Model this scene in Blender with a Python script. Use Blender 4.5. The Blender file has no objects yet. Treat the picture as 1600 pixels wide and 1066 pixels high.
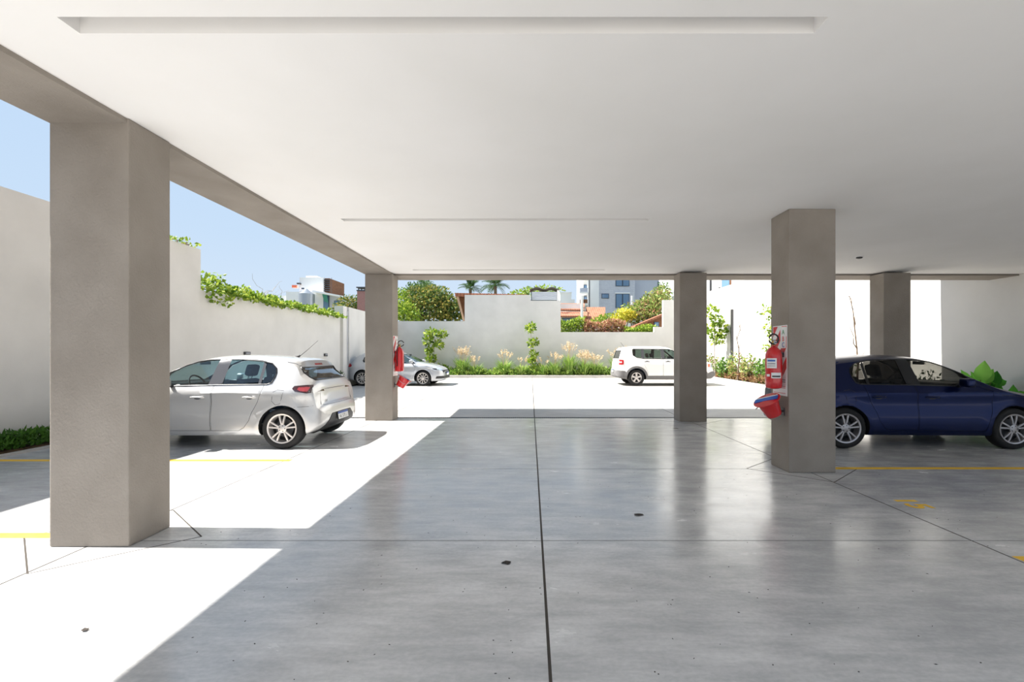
import bpy, bmesh, math, random
from mathutils import Vector, Matrix, Euler
from mathutils.bvhtree import BVHTree

SC = bpy.context.scene
COL = SC.collection
random.seed(7)

# ------------------------------------------------------------------ camera, sky, sun, exposure
F = 711.1                      # focal length in pixels of the 1600 px wide frame
CX, CY, CH = 829.0, 553.0, 1.47
cam = bpy.data.cameras.new('camera')
cam.lens = 16.0; cam.sensor_width = 36.0; cam.sensor_fit = 'HORIZONTAL'
cam.shift_x = -(CX - 800.0) / 1600.0
cam.shift_y = (CY - 533.0) / 1600.0
cam.clip_start = 0.05; cam.clip_end = 500
camo = bpy.data.objects.new('camera', cam)
camo.location = (0, 0, CH); camo.rotation_euler = (math.pi / 2, 0, 0)
COL.objects.link(camo); SC.camera = camo

SUN_TAN = 1.34
w = bpy.data.worlds.new('sky'); SC.world = w; w.use_nodes = True
nt = w.node_tree; nt.nodes.clear()
wo = nt.nodes.new('ShaderNodeOutputWorld'); bg = nt.nodes.new('ShaderNodeBackground')
tc = nt.nodes.new('ShaderNodeTexCoord'); sep = nt.nodes.new('ShaderNodeSeparateXYZ')
rmp = nt.nodes.new('ShaderNodeValToRGB')
rmp.color_ramp.elements[0].position = 0.0; rmp.color_ramp.elements[0].color = (0.76, 0.87, 1.0, 1)
rmp.color_ramp.elements[1].position = 0.75; rmp.color_ramp.elements[1].color = (0.50, 0.70, 1.0, 1)
e_ = rmp.color_ramp.elements.new(0.22); e_.color = (0.62, 0.79, 1.0, 1)
nt.links.new(tc.outputs['Generated'], sep.inputs[0]); nt.links.new(sep.outputs['Z'], rmp.inputs['Fac'])
nt.links.new(rmp.outputs['Color'], bg.inputs['Color']); bg.inputs['Strength'].default_value = 0.445
nt.links.new(bg.outputs[0], wo.inputs['Surface'])

sun = bpy.data.lights.new('sun', 'SUN'); sun.energy = 7.2; sun.angle = math.radians(0.6); sun.color = (1.0, 0.96, 0.90)
suno = bpy.data.objects.new('sun', sun); COL.objects.link(suno)
suno.location = (-20, 0, 30)
suno.rotation_euler = Vector((1.0, -0.02, -SUN_TAN)).to_track_quat('-Z', 'Y').to_euler()

SC.view_settings.view_transform = 'Standard'
SC.view_settings.look = 'None'
SC.view_settings.exposure = 1.1
SC.view_settings.gamma = 1.0
SC.view_settings.use_curve_mapping = False


# ------------------------------------------------------------------ helpers
def s2l(c):
    c = c / 255.0
    return c / 12.92 if c <= 0.04045 else ((c + 0.055) / 1.055) ** 2.4

def rgb(r, g, b):
    return (s2l(r), s2l(g), s2l(b), 1.0)

def P(px, py, d):
    """a point seen at pixel (px, py) at depth d"""
    return Vector(((px - CX) / F * d, d, CH + (CY - py) / F * d))

def PX(px, d): return (px - CX) / F * d
def PZ(py, d): return CH + (CY - py) / F * d

def newmat(name):
    m = bpy.data.materials.new(name); m.use_nodes = True
    return m, m.node_tree, m.node_tree.nodes['Principled BSDF']

def plain(name, col, rough=0.5, metal=0.0, coat=0.0, spec=0.5, emit=None):
    m, t, b = newmat(name)
    b.inputs['Base Color'].default_value = col
    b.inputs['Roughness'].default_value = rough
    b.inputs['Metallic'].default_value = metal
    b.inputs['Coat Weight'].default_value = coat
    b.inputs['Coat Roughness'].default_value = 0.03
    b.inputs['Specular IOR Level'].default_value = spec
    return m

def noisy(name, c1, c2, scale=3.0, rough=0.8, bump=0.0, bscale=60.0, detail=5.0, spec=0.3, c3=None, stretch=(1, 1, 1)):
    """two-tone noise colour with fine relief, laid out in world space"""
    m, t, b = newmat(name)
    N = t.nodes; L = t.links
    g = N.new('ShaderNodeNewGeometry')
    mp = N.new('ShaderNodeMapping'); mp.inputs['Scale'].default_value = stretch
    L.new(g.outputs['Position'], mp.inputs['Vector'])
    n = N.new('ShaderNodeTexNoise'); n.inputs['Scale'].default_value = scale; n.inputs['Detail'].default_value = detail
    L.new(mp.outputs[0], n.inputs['Vector'])
    r = N.new('ShaderNodeValToRGB'); L.new(n.outputs['Fac'], r.inputs['Fac'])
    r.color_ramp.elements[0].position = 0.3; r.color_ramp.elements[0].color = c1
    r.color_ramp.elements[1].position = 0.7; r.color_ramp.elements[1].color = c2
    L.new(r.outputs['Color'], b.inputs['Base Color'])
    b.inputs['Roughness'].default_value = rough; b.inputs['Specular IOR Level'].default_value = spec
    if bump:
        n2 = N.new('ShaderNodeTexNoise'); n2.inputs['Scale'].default_value = bscale; n2.inputs['Detail'].default_value = 4
        L.new(mp.outputs[0], n2.inputs['Vector'])
        bp = N.new('ShaderNodeBump'); bp.inputs['Strength'].default_value = bump; bp.inputs['Distance'].default_value = 0.01
        L.new(n2.outputs['Fac'], bp.inputs['Height']); L.new(bp.outputs[0], b.inputs['Normal'])
    return m

def leafmat(name, cols, trans=0.3, per_object=False):
    m, t, b = newmat(name); N = t.nodes; L = t.links
    g = N.new('ShaderNodeNewGeometry'); r = N.new('ShaderNodeValToRGB')
    oi = N.new('ShaderNodeObjectInfo')
    L.new(oi.outputs['Random'] if per_object else g.outputs['Random Per Island'], r.inputs['Fac'])
    r.color_ramp.elements[0].color = cols[0]; r.color_ramp.elements[1].color = cols[-1]
    for i, c in enumerate(cols[1:-1]):
        e = r.color_ramp.elements.new((i + 1) / (len(cols) - 1)); e.color = c
    L.new(r.outputs['Color'], b.inputs['Base Color'])
    b.inputs['Roughness'].default_value = 0.55; b.inputs['Specular IOR Level'].default_value = 0.25
    tr = N.new('ShaderNodeBsdfTranslucent'); L.new(r.outputs['Color'], tr.inputs['Color'])
    mx = N.new('ShaderNodeMixShader'); mx.inputs[0].default_value = trans
    L.new(b.outputs[0], mx.inputs[1]); L.new(tr.outputs[0], mx.inputs[2])
    L.new(mx.outputs[0], N['Material Output'].inputs['Surface'])
    return m

def glassmat(name, tint, refl=0.12):
    m = bpy.data.materials.new(name); m.use_nodes = True
    t = m.node_tree; N = t.nodes; L = t.links; N.clear()
    o = N.new('ShaderNodeOutputMaterial'); tr = N.new('ShaderNodeBsdfTransparent'); gl = N.new('ShaderNodeBsdfGlossy')
    tr.inputs['Color'].default_value = tint; gl.inputs['Roughness'].default_value = 0.02
    lw = N.new('ShaderNodeLayerWeight'); lw.inputs['Blend'].default_value = 0.5      # Schlick: the same from either side of a pane
    pw = N.new('ShaderNodeMath'); pw.operation = 'POWER'; pw.inputs[1].default_value = 5.0
    L.new(lw.outputs['Facing'], pw.inputs[0])
    ad = N.new('ShaderNodeMath'); ad.operation = 'MULTIPLY_ADD'; ad.use_clamp = True; ad.inputs[1].default_value = 0.8; ad.inputs[2].default_value = refl
    L.new(pw.outputs[0], ad.inputs[0])
    mx = N.new('ShaderNodeMixShader'); L.new(ad.outputs[0], mx.inputs[0])
    L.new(tr.outputs[0], mx.inputs[1]); L.new(gl.outputs[0], mx.inputs[2]); L.new(mx.outputs[0], o.inputs['Surface'])
    return m

def concrete(name, c1, c2, rough0, rough1):
    m, t, b = newmat(name); N = t.nodes; L = t.links
    g = N.new('ShaderNodeNewGeometry')
    def noise(sc, det, st=(1, 1, 1), rough=0.55, rot=0.0):
        mp = N.new('ShaderNodeMapping'); mp.inputs['Scale'].default_value = st; mp.inputs['Rotation'].default_value = (0, 0, rot)
        L.new(g.outputs['Position'], mp.inputs['Vector'])
        n = N.new('ShaderNodeTexNoise'); n.inputs['Scale'].default_value = sc; n.inputs['Detail'].default_value = det
        n.inputs['Roughness'].default_value = rough
        L.new(mp.outputs[0], n.inputs['Vector']); return n.outputs['Fac']
    def madd(a, k, c):
        q = N.new('ShaderNodeMath'); q.operation = 'MULTIPLY_ADD'; q.inputs[1].default_value = k
        L.new(a, q.inputs[0])
        if c is None: q.inputs[2].default_value = 0.0
        else: L.new(c, q.inputs[2])
        return q.outputs[0]
    big = noise(0.5, 4); mid = noise(2.0, 6, (1, 2.0, 1), 0.6, .5); streak = noise(5.0, 6, (0.5, 2.6, 1), 0.65, .35); fine = noise(30, 5, (1, 1.5, 1), 0.6)
    fac = madd(big, .30, madd(mid, .30, madd(streak, .25, madd(fine, .15, None))))
    r = N.new('ShaderNodeValToRGB'); L.new(fac, r.inputs['Fac']); r.color_ramp.interpolation = 'EASE'
    r.color_ramp.elements[0].position = 0.36; r.color_ramp.elements[0].color = c1
    r.color_ramp.elements[1].position = 0.70; r.color_ramp.elements[1].color = c2
    col = r.outputs['Color']
    L.new(col, b.inputs['Base Color'])
    mr = N.new('ShaderNodeMapRange'); L.new(mid, mr.inputs['Value'])
    mr.inputs['From Min'].default_value = 0.3; mr.inputs['From Max'].default_value = 0.7
    mr.inputs['To Min'].default_value = rough0; mr.inputs['To Max'].default_value = rough1
    L.new(mr.outputs[0], b.inputs['Roughness'])
    b.inputs['Specular IOR Level'].default_value = 0.6
    return m

class MB:
    """collects shapes for one mesh object"""
    def __init__(s): s.v = []; s.f = []; s.m = []
    def add(s, vs, fs, mi=0):
        o = len(s.v); s.v.extend([tuple(p) for p in vs])
        for f in fs: s.f.append(tuple(i + o for i in f)); s.m.append(mi)
        return s
    def box(s, x0, x1, y0, y1, z0, z1, mi=0, mat=None):
        vs = [Vector((x, y, z)) for z in (z0, z1) for y in (y0, y1) for x in (x0, x1)]
        if mat is not None: vs = [mat @ p for p in vs]
        return s.add(vs, [(0, 2, 3, 1), (4, 5, 7, 6), (0, 1, 5, 4), (2, 6, 7, 3), (0, 4, 6, 2), (1, 3, 7, 5)], mi)
    def prism(s, poly, axis, a, b, mi=0, mat=None):
        """2-D outline extruded along axis 0/1/2 from a to b; outline coordinates are the other two axes in order"""
        def pt(p, t):
            q = [p[0], p[1]]; q.insert(axis, t); return Vector(q)
        n = len(poly)
        vs = [pt(p, a) for p in poly] + [pt(p, b) for p in poly]
        if mat is not None: vs = [mat @ p for p in vs]
        ar = sum(poly[i][0] * poly[(i + 1) % n][1] - poly[(i + 1) % n][0] * poly[i][1] for i in range(n))
        flip = (ar > 0) != (axis == 1)
        if b < a: flip = not flip
        lo = list(range(n)); hi = list(range(n, 2 * n))
        fs = [tuple(reversed(lo)) if flip else tuple(lo), tuple(hi) if flip else tuple(reversed(hi))]
        for i in range(n):
            j = (i + 1) % n
            q = (i, j, n + j, n + i)
            fs.append(q if flip else tuple(reversed(q)))
        return s.add(vs, fs, mi)
    def cyl(s, p0, p1, r0, r1=None, n=10, mi=0, caps=True):
        r1 = r0 if r1 is None else r1
        p0 = Vector(p0); p1 = Vector(p1); d = (p1 - p0).normalized()
        u = d.orthogonal().normalized(); v = d.cross(u)
        vs = [p + (u * math.cos(2 * math.pi * i / n) + v * math.sin(2 * math.pi * i / n)) * r for p, r in ((p0, r0), (p1, r1)) for i in range(n)]
        fs = [(i, (i + 1) % n, n + (i + 1) % n, n + i) for i in range(n)]
        if caps: fs += [tuple(reversed(range(n))), tuple(range(n, 2 * n))]
        return s.add(vs, fs, mi)
    def tube(s, pts, r, n=8, mi=0, closed=False, taper=None):
        pts = [Vector(p) for p in pts]; k = len(pts)
        vs = []; prev = None
        for i, p in enumerate(pts):
            a = pts[(i - 1) % k] if (closed or i > 0) else p
            b = pts[(i + 1) % k] if (closed or i < k - 1) else p
            d = (b - a).normalized()
            u = d.orthogonal().normalized() if prev is None else (prev - d * prev.dot(d)).normalized()
            prev = u; v = d.cross(u)
            rr = r if taper is None else r * (1 + (taper - 1) * i / max(1, k - 1))
            vs += [p + (u * math.cos(2 * math.pi * j / n) + v * math.sin(2 * math.pi * j / n)) * rr for j in range(n)]
        fs = []
        for i in range(k if closed else k - 1):
            q = (i + 1) % k
            fs += [(i * n + j, i * n + (j + 1) % n, q * n + (j + 1) % n, q * n + j) for j in range(n)]
        if not closed: fs += [tuple(reversed(range(n))), tuple(range((k - 1) * n, k * n))]
        return s.add(vs, fs, mi)
    def lathe(s, prof, n=24, mi=0, mat=None, closed=False):
        """profile of (radius, height) turned about local Z"""
        vs = []
        for r, z in prof:
            for j in range(n):
                a = 2 * math.pi * j / n
                vs.append(Vector((r * math.cos(a), r * math.sin(a), z)))
        if mat is not None: vs = [mat @ p for p in vs]
        k = len(prof); fs = []
        for i in range(k if closed else k - 1):
            q = (i + 1) % k
            fs += [(i * n + j, i * n + (j + 1) % n, q * n + (j + 1) % n, q * n + j) for j in range(n)]
        if not closed:
            fs += [tuple(reversed(range(n))), tuple(range((k - 1) * n, k * n))]
        return s.add(vs, fs, mi)
    def leaf(s, p, d, up, L, W, mi=0):
        d = d.normalized(); sd = d.cross(up)
        if sd.length < 1e-4: sd = d.orthogonal()
        sd.normalize(); nn = sd.cross(d)
        return s.add([p, p + d * L * .45 + sd * W * .5 + nn * W * .15, p + d * L, p + d * L * .45 - sd * W * .5 + nn * W * .15], [(0, 1, 2), (0, 2, 3)], mi)
    def mesh(s, name, mats, smooth=False, bevel=0.0, seg=2, angle=None):
        me = bpy.data.meshes.new(name); me.from_pydata(s.v, [], s.f)
        for m in (mats if isinstance(mats, (list, tuple)) else [mats]): me.materials.append(m)
        me.polygons.foreach_set('material_index', s.m)
        if bevel:
            bm = bmesh.new(); bm.from_mesh(me)
            bmesh.ops.bevel(bm, geom=[e for e in bm.edges], offset=bevel, segments=seg, profile=0.6, affect='EDGES', clamp_overlap=True)
            bm.to_mesh(me); bm.free()
        if smooth:
            me.polygons.foreach_set('use_smooth', [True] * len(me.polygons))
            me.set_sharp_from_angle(angle=math.radians(angle or 35))
        me.update(); return me
    def build(s, name, mats, parent=None, **k):
        return link(name, s.mesh(name, mats, **k), parent)

def link(name, me, parent=None):
    o = bpy.data.objects.new(name, me); COL.objects.link(o)
    if parent is not None: o.parent = parent
    return o

def tag(o, label=None, cat=None, group=None, kind=None):
    if label: o['label'] = label
    if cat: o['category'] = cat
    if group: o['group'] = group
    if kind: o['kind'] = kind
    return o

def empty(name, loc=(0, 0, 0), rz=0.0, label=None, cat=None, group=None):
    o = bpy.data.objects.new(name, None); COL.objects.link(o)
    o.empty_display_size = 0.2
    o.location = loc; o.rotation_euler = (0, 0, rz)
    return tag(o, label, cat, group)

def copy_tree(o, parent=None, swap=None):
    c = o.copy(); COL.objects.link(c); c.parent = parent
    if swap and c.data:
        if any(m in swap for m in c.data.materials):
            c.data = c.data.copy()
            for i, m in enumerate(c.data.materials):
                if m in swap: c.data.materials[i] = swap[m]
    for ch in list(o.children): copy_tree(ch, c, swap)
    return c

def text_mesh(txt, size, depth=0.0, bold=0.0):
    cu = bpy.data.curves.new('t', 'FONT'); cu.body = txt; cu.size = size; cu.extrude = depth; cu.offset = bold
    cu.align_x = 'CENTER'; cu.align_y = 'CENTER'
    o = bpy.data.objects.new('t', cu); COL.objects.link(o)
    dg = bpy.context.evaluated_depsgraph_get()
    me = bpy.data.meshes.new_from_object(o.evaluated_get(dg))
    bpy.data.objects.remove(o); bpy.data.curves.remove(cu)
    return me

# ------------------------------------------------------------------ materials
M_CEIL = noisy('ceiling_plaster', rgb(240, 238, 235), rgb(246, 244, 242), 0.8, 0.9, 0.05, 25)
M_STUCCO = noisy('greige_stucco', rgb(142, 134, 125), rgb(156, 148, 139), 2.2, 0.9, 0.5, 55)
M_WALL = noisy('pale_wall_render', rgb(208, 205, 200), rgb(219, 216, 211), 1.3, 0.92, 0.25, 60)
M_WALLWHITE = noisy('white_wall_render', rgb(208, 206, 202), rgb(217, 215, 211), 1.0, 0.92, 0.2, 60)
M_FLOOR = concrete('polished_concrete', rgb(168, 169, 170), rgb(222, 221, 220), 0.14, 0.28)
M_YARD = concrete('yard_concrete', rgb(150, 146, 140), rgb(196, 192, 186), 0.45, 0.7)
M_JOINT = plain('joint_filler', rgb(62, 56, 50), 0.9)
M_SOIL = noisy('soil', rgb(72, 58, 44), rgb(98, 80, 62), 8, 1.0, 0.8, 30)
M_KERB = noisy('kerb_concrete', rgb(196, 190, 182), rgb(210, 205, 198), 3, 0.9, 0.2, 50)
M_YELLOW = noisy('yellow_paint', rgb(226, 178, 52), rgb(240, 196, 70), 9, 0.6)
M_BLACK = plain('black_plastic', rgb(26, 26, 28), 0.5)
M_RUBBER = noisy('tyre_rubber', rgb(34, 34, 35), rgb(44, 43, 42), 6, 0.75)
M_DARK = plain('dark_cavity', rgb(16, 16, 17), 0.9)
M_STEEL = plain('dark_steel', rgb(82, 82, 84), 0.45, 0.8)
M_GALV = plain('galvanised_steel', rgb(160, 165, 170), 0.35, 0.7)
M_RED = plain('red_enamel', rgb(206, 18, 26), 0.25, 0.0, 0.6)
M_WHITE = plain('white_print', rgb(238, 238, 238), 0.45)
M_SIGNRED = plain('sign_red', rgb(212, 32, 40), 0.45)
M_BLUE = plain('blue_print', rgb(34, 98, 190), 0.4)
M_GREENP = plain('green_print', rgb(40, 140, 90), 0.45)
M_PINK = plain('grey_print', rgb(150, 150, 156), 0.5)
M_BRASS = plain('brass', rgb(190, 150, 80), 0.3, 0.9)

# ------------------------------------------------------------------ the building: floor, ceiling, beams
def slope(y): return max(0.0, (y - 11.0) * 0.012)

XW, YB = -7.9, 26.5
floor = MB().box(-9.2, 10.98, -9.0, 10.38, -0.30, -0.0015).build('floor', M_JOINT)
tag(floor, kind='structure')
def slab(x0, x1, y0, y1, mat, parent, gap=0.005, gapy=0.004):
    m = MB()
    a, b = slope(y0), slope(y1)
    x0 += gap; x1 -= gap; y0 += gapy; y1 -= gapy
    m.add([(x0, y0, a - .08), (x1, y0, a - .08), (x0, y1, b - .08), (x1, y1, b - .08), (x0, y0, a), (x1, y0, a), (x0, y1, b), (x1, y1, b)],
          [(0, 2, 3, 1), (4, 5, 7, 6), (0, 1, 5, 4), (2, 6, 7, 3), (0, 4, 6, 2), (1, 3, 7, 5)])
    return m.build('concrete_slab', mat, parent)
FX = [-7.5, -3.38, 0.09, 3.47, 7.0, 10.98]
FY = [-9.0, -4.0, -0.8, 3.58, 5.81, 10.38]
for i in range(len(FX) - 1):
    for j in range(len(FY) - 1):
        slab(FX[i], FX[i + 1], FY[j], FY[j + 1], M_FLOOR if FY[j + 1] > 0 else M_YARD, floor, 0.008, .005)
yard = MB().prism([(10.38, -.3), (27, -.3), (27, slope(27) - .0015), (11.0, -.0015), (10.54, -.0015), (10.54, -.05), (10.38, -.05)], 0, -9.2, 10.98).build('floor_yard', M_JOINT)
tag(yard, kind='structure')
YX = [-7.5, -3.38, 0.09, 3.47, 6.9, 9.55]
YY = [10.54, 14.1, 17.7, 21.2, 24.7]
for i in range(len(YX) - 1):
    for j in range(len(YY) - 1):
        slab(YX[i], YX[i + 1], YY[j], YY[j + 1], M_YARD, yard, 0.011, .008)

# drain with its grate across the threshold
dr = empty('drain_channel', (0, 10.46, 0), 0, 'long dark drain grate across the floor at the sunlit threshold', 'drain')
MB().box(-7.4, 9.5, -.075, -.062, -.03, .0005).box(-7.4, 9.5, .062, .075, -.03, .0005).build('frame', M_STEEL, dr)
g = MB()
x = -7.4
while x < 9.5:
    g.box(x, x + .022, -.062, .062, -.02, -.002); x += .045
tag(g.build('grate_bars', M_STEEL, dr), kind='stuff')

ZB, ZC = 3.227, 3.27        # soffit of the beams, ceiling plane at the left; the ceiling lies at ZCL
ZCL = 3.262
SLOTS = [(2.42, 2.545), (6.03, 6.155), (9.66, 9.785)]
SX0, SX1 = -2.52, 1.585
YREAR = -0.8             # the storey's open rear edge, behind the camera
c = MB()
ys = [YREAR] + [v for s_ in SLOTS for v in s_] + [10.2]
for k in range(0, len(ys) - 1):
    y0, y1 = ys[k], ys[k + 1]
    if k % 2 == 0:
        c.box(-3.07, 11.0, y0, y1, ZCL, ZCL + .12)
    else:
        c.box(-3.07, SX0, y0, y1, ZCL, ZCL + .12); c.box(SX1, 11.0, y0, y1, ZCL, ZCL + .12)
        c.box(SX0, SX1, y0, y1, ZCL + .115, ZCL + .13)
tag(c.build('ceiling', M_CEIL), kind='structure')
# upper storeys: they overhang the beams and cast the building's shade
up = MB()
up.box(-3.66, 11.0, YREAR, 10.86, ZCL + .135, 4.12)
up.box(-4.96, 11.0, YREAR, 12.1, 4.12, 7.4)
tag(up.build('wall_upper_storeys', M_STUCCO), kind='structure')
tag(MB().box(-3.66, -3.07, YREAR, 10.86, ZB, ZCL + .14).build('beam_left', M_STUCCO), kind='structure')
tag(MB().box(-3.06, 11.0, 10.22, 10.86, ZB, ZCL + .14).build('beam_back', M_STUCCO), kind='structure')

def column(x0, x1, y0, y1, label, ztop):
    o = MB().box(x0, x1, y0, y1, 0, ztop).build('concrete_column', M_STUCCO, bevel=.012, smooth=False)
    tag(o, label, 'column', 'columns carrying the ceiling')
    return o
column(-3.66, -3.055, 3.46, 3.86, 'wide greige rendered column nearest on the left edge of the hall', ZCL + .0)
column(-3.64, -3.035, 10.0, 10.42, 'slim looking greige column at the far left with a fire extinguisher on its right face', ZB)
column(3.19, 3.77, 5.62, 6.04, 'greige column in the hall carrying the red striped safety sign', ZCL)
column(3.23, 3.82, 9.86, 10.27, 'bare greige column in front of the white off-road car', ZB)
column(7.65, 8.24, 9.86, 10.27, 'greige column behind the roof of the dark blue car', ZB)

# joint cuts around the feet of the columns
def cut(x0, y0, x1, y1, wd=.011):
    d = Vector((x1 - x0, y1 - y0, 0)); n = Vector((-d.y, d.x, 0)).normalized() * wd / 2
    a = Vector((x0, y0, .0002)); b = Vector((x1, y1, .0002))
    m = MB().prism([((a + n).x, (a + n).y), ((b + n).x, (b + n).y), ((b - n).x, (b - n).y), ((a - n).x, (a - n).y)], 2, -.004, .0007)
    return m.build('joint_cut', M_JOINT, floor)
for cx, cy in ((-3.36, 3.66), (3.48, 5.83), (3.52, 10.06)):
    r = .62
    for a, b in (((-1, 0), (0, -1)), ((0, -1), (1, 0)), ((1, 0), (0, 1)), ((0, 1), (-1, 0))):
        if cy + r * max(a[1], b[1]) > 10.38: continue
        cut(cx + a[0] * r * 1.15, cy + a[1] * r, cx + b[0] * r * 1.15, cy + b[1] * r)

# ------------------------------------------------------------------ boundary walls
wl = MB()
wl.box(XW - .25, XW, -9, 5.0, -.1, 4.02)
wl.box(XW - .25, XW, 5.0, 10.9, -.1, 3.97)
wl.box(XW - .25, XW, 10.9, 18.9, -.1, 3.0)
wl.box(XW - .25, XW + .12, 18.9, 19.28, -.1, 3.46)
wl.box(XW - .25, XW + .02, 19.28, 19.55, -.1, 3.46)
wl.box(XW - .25, XW + .10, 19.55, YB, -.1, 3.47)
tag(wl.build('wall_left', M_WALL), kind='structure')
tag(MB().cyl((XW + .07, 19.42, 0), (XW + .07, 19.42, 3.3), .05, n=12).build('downpipe', M_GALV),
    'grey downpipe in the slot of the left boundary wall', 'pipe')
k = YB / F
wb = MB()
def seg(px0, px1, py): wb.box((px0 - CX) * k, (px1 - CX) * k, YB, YB + .22, -.1, CH + (CY - py) * k)
seg(600, 726, 502); seg(726, 829, 461); seg(829, 876, 470); seg(876, 1022, 519); seg(1022, 1036, 511); seg(1036, 1106, 469)
tag(wb.build('wall_back', M_WALL), kind='structure')
# right wall, a little out of parallel
RA, RB = Vector((11.35, 2.0)), Vector((10.22, 26.5))
def rwall(off0, off1, z0, z1, ya, yb):
    d = (RB - RA); 
    def at(y, off): return (RA.x + d.x * (y - RA.y) / d.y + off, y)
    return [at(ya, off0), at(yb, off0), at(yb, off1), at(ya, off1)], z0, z1
wr = MB()
po, z0, z1 = rwall(0, .25, -.1, 3.93, 3.5, 26.8); wr.prism(po, 2, z0, z1)
po, z0, z1 = rwall(.05, .25, 3.93, 5.06, 3.5, 26.8); wr.prism(po, 2, z0, z1)
tag(wr.build('wall_right', M_WALLWHITE), kind='structure')
def RX(y): return RA.x + (RB.x - RA.x) * (y - RA.y) / (RB.y - RA.y)
tag(MB().box(RX(23.3) - .1, RX(23.3) - .01, 23.25, 23.38, .15, 3.75).build('downpipe', M_STEEL), 'dark square downpipe on the white right boundary wall', 'pipe')

# planting beds: soil and kerbs
tag(MB().box(XW, -7.6, -9, 25.2, -.05, .06).build('soil_left', M_SOIL), kind='structure')
tag(MB().box(-7.6, -7.5, -9, 24.8, -.1, .03).build('trim_1', M_KERB), kind='structure')
tag(MB().box(XW + .1, 10.1, 24.9, YB, -.05, .26).build('soil_back', M_SOIL), kind='structure')
tag(MB().box(-7.5, 9.55, 24.72, 24.9, -.1, .30).build('trim_2', M_KERB), kind='structure')
m = MB(); m.prism([(9.7, 9.2), (RX(9.2), 9.2), (RX(24.9), 24.9), (9.7, 24.9)], 2, -.05, .20)
tag(m.build('soil_right', M_SOIL), kind='structure')
m = MB(); m.add([(9.57, 10.6, -.1), (9.7, 10.6, -.1), (9.57, 24.9, -.1), (9.7, 24.9, -.1), (9.57, 10.6, .08), (9.7, 10.6, .08), (9.57, 24.9, .27), (9.7, 24.9, .27)],
               [(0, 2, 3, 1), (4, 5, 7, 6), (0, 1, 5, 4), (2, 6, 7, 3), (0, 4, 6, 2), (1, 3, 7, 5)])
tag(m.build('trim_3', M_KERB), kind='structure')
tag(MB().box(-150, 150, 27.2, 260, -1.2, -.4).build('ground_beyond', noisy('rough_ground', rgb(110, 112, 92), rgb(132, 130, 110), .3, 1.0)), kind='structure')
tag(MB().box(10.98, 60, -9.0, 7.5, -1.0, -.02).build('bounce_ground_right', M_YARD), kind='structure')  # unseen open ground, added to bounce light under the right of the ceiling
tag(MB().box(-150, 150, -60, -9.0, -1.0, -.05).build('ground_behind', M_YARD), kind='structure')

# parking lines and the bay number
def line(x0, x1, y, label, wd=.10):
    o = MB().box(x0, x1, y - wd / 2, y + wd / 2, .0002, .0022).build('parking_line', M_YELLOW)
    tag(o, label, 'parking line', 'yellow parking lines')
line(-7.45, -3.3, 6.27, 'yellow bay line in front of the silver hatchback')
line(-7.45, -3.67, 3.68, 'yellow bay line running to the foot of the nearest left column')
line(3.78, 9.4, 5.84, 'long yellow bay line in front of the dark blue car')
line(3.49, 9.4, 3.25, 'yellow bay line cut off at the right picture edge')
num = text_mesh('15', .32, .0006, .009)
num.materials.append(M_YELLOW)
o = link('bay_number', num); o.location = (3.74, 4.47, .0012); o.rotation_euler = (0, 0, math.radians(-90)); o.scale = (1, .9, 1)
tag(o, 'yellow bay number 15 painted on the floor', 'number')

# ceiling sensor
s_ = empty('ceiling_sensor', (6.08, 8.42, ZCL), 0, 'small dark sensor on the ceiling above the blue car', 'sensor')
MB().lathe([(.05, -.004), (.055, -.02), (.04, -.03), (.02, -.034)], 16).build('housing', M_STEEL, s_, smooth=True)
MB().lathe([(.07, 0), (.07, -.005), (.05, -.006)], 16).build('collar', M_WHITE, s_)

# lamps low on the left wall
for yy, zz, lab in ((10.9 + 1.75, 1.475, 'small dark wall lamp above the roof of the silver hatchback'), (17.5, 1.43, 'small dark wall lamp beside the slot of the left wall')):
    l_ = empty('wall_lamp', (XW, yy, zz), 0, lab, 'wall lamp', 'lamps on the left wall')
    MB().box(0, .05, -.12, .12, -.05, .05).build('housing', M_STEEL, l_, bevel=.006)
    MB().box(.05, .056, -.09, .09, -.012, .032).build('lens', M_PINK, l_)


# ------------------------------------------------------------------ cars
def pchip(pts):
    xs = [p[0] for p in pts]; ys = [p[1] for p in pts]; n = len(xs)
    h = [xs[i + 1] - xs[i] for i in range(n - 1)]; dl = [(ys[i + 1] - ys[i]) / h[i] for i in range(n - 1)]
    d = [0.0] * n; d[0] = dl[0]; d[-1] = dl[-1]
    for i in range(1, n - 1):
        if dl[i - 1] * dl[i] > 0:
            w1 = 2 * h[i] + h[i - 1]; w2 = h[i] + 2 * h[i - 1]
            d[i] = (w1 + w2) / (w1 / dl[i - 1] + w2 / dl[i])
    def f(x):
        if x <= xs[0]: return ys[0]
        if x >= xs[-1]: return ys[-1]
        i = 0
        while xs[i + 1] < x: i += 1
        t = (x - xs[i]) / h[i]; t2 = t * t; t3 = t2 * t
        return (2 * t3 - 3 * t2 + 1) * ys[i] + (t3 - 2 * t2 + t) * h[i] * d[i] + (-2 * t3 + 3 * t2) * ys[i + 1] + (t3 - t2) * h[i] * d[i + 1]
    return f

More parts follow.
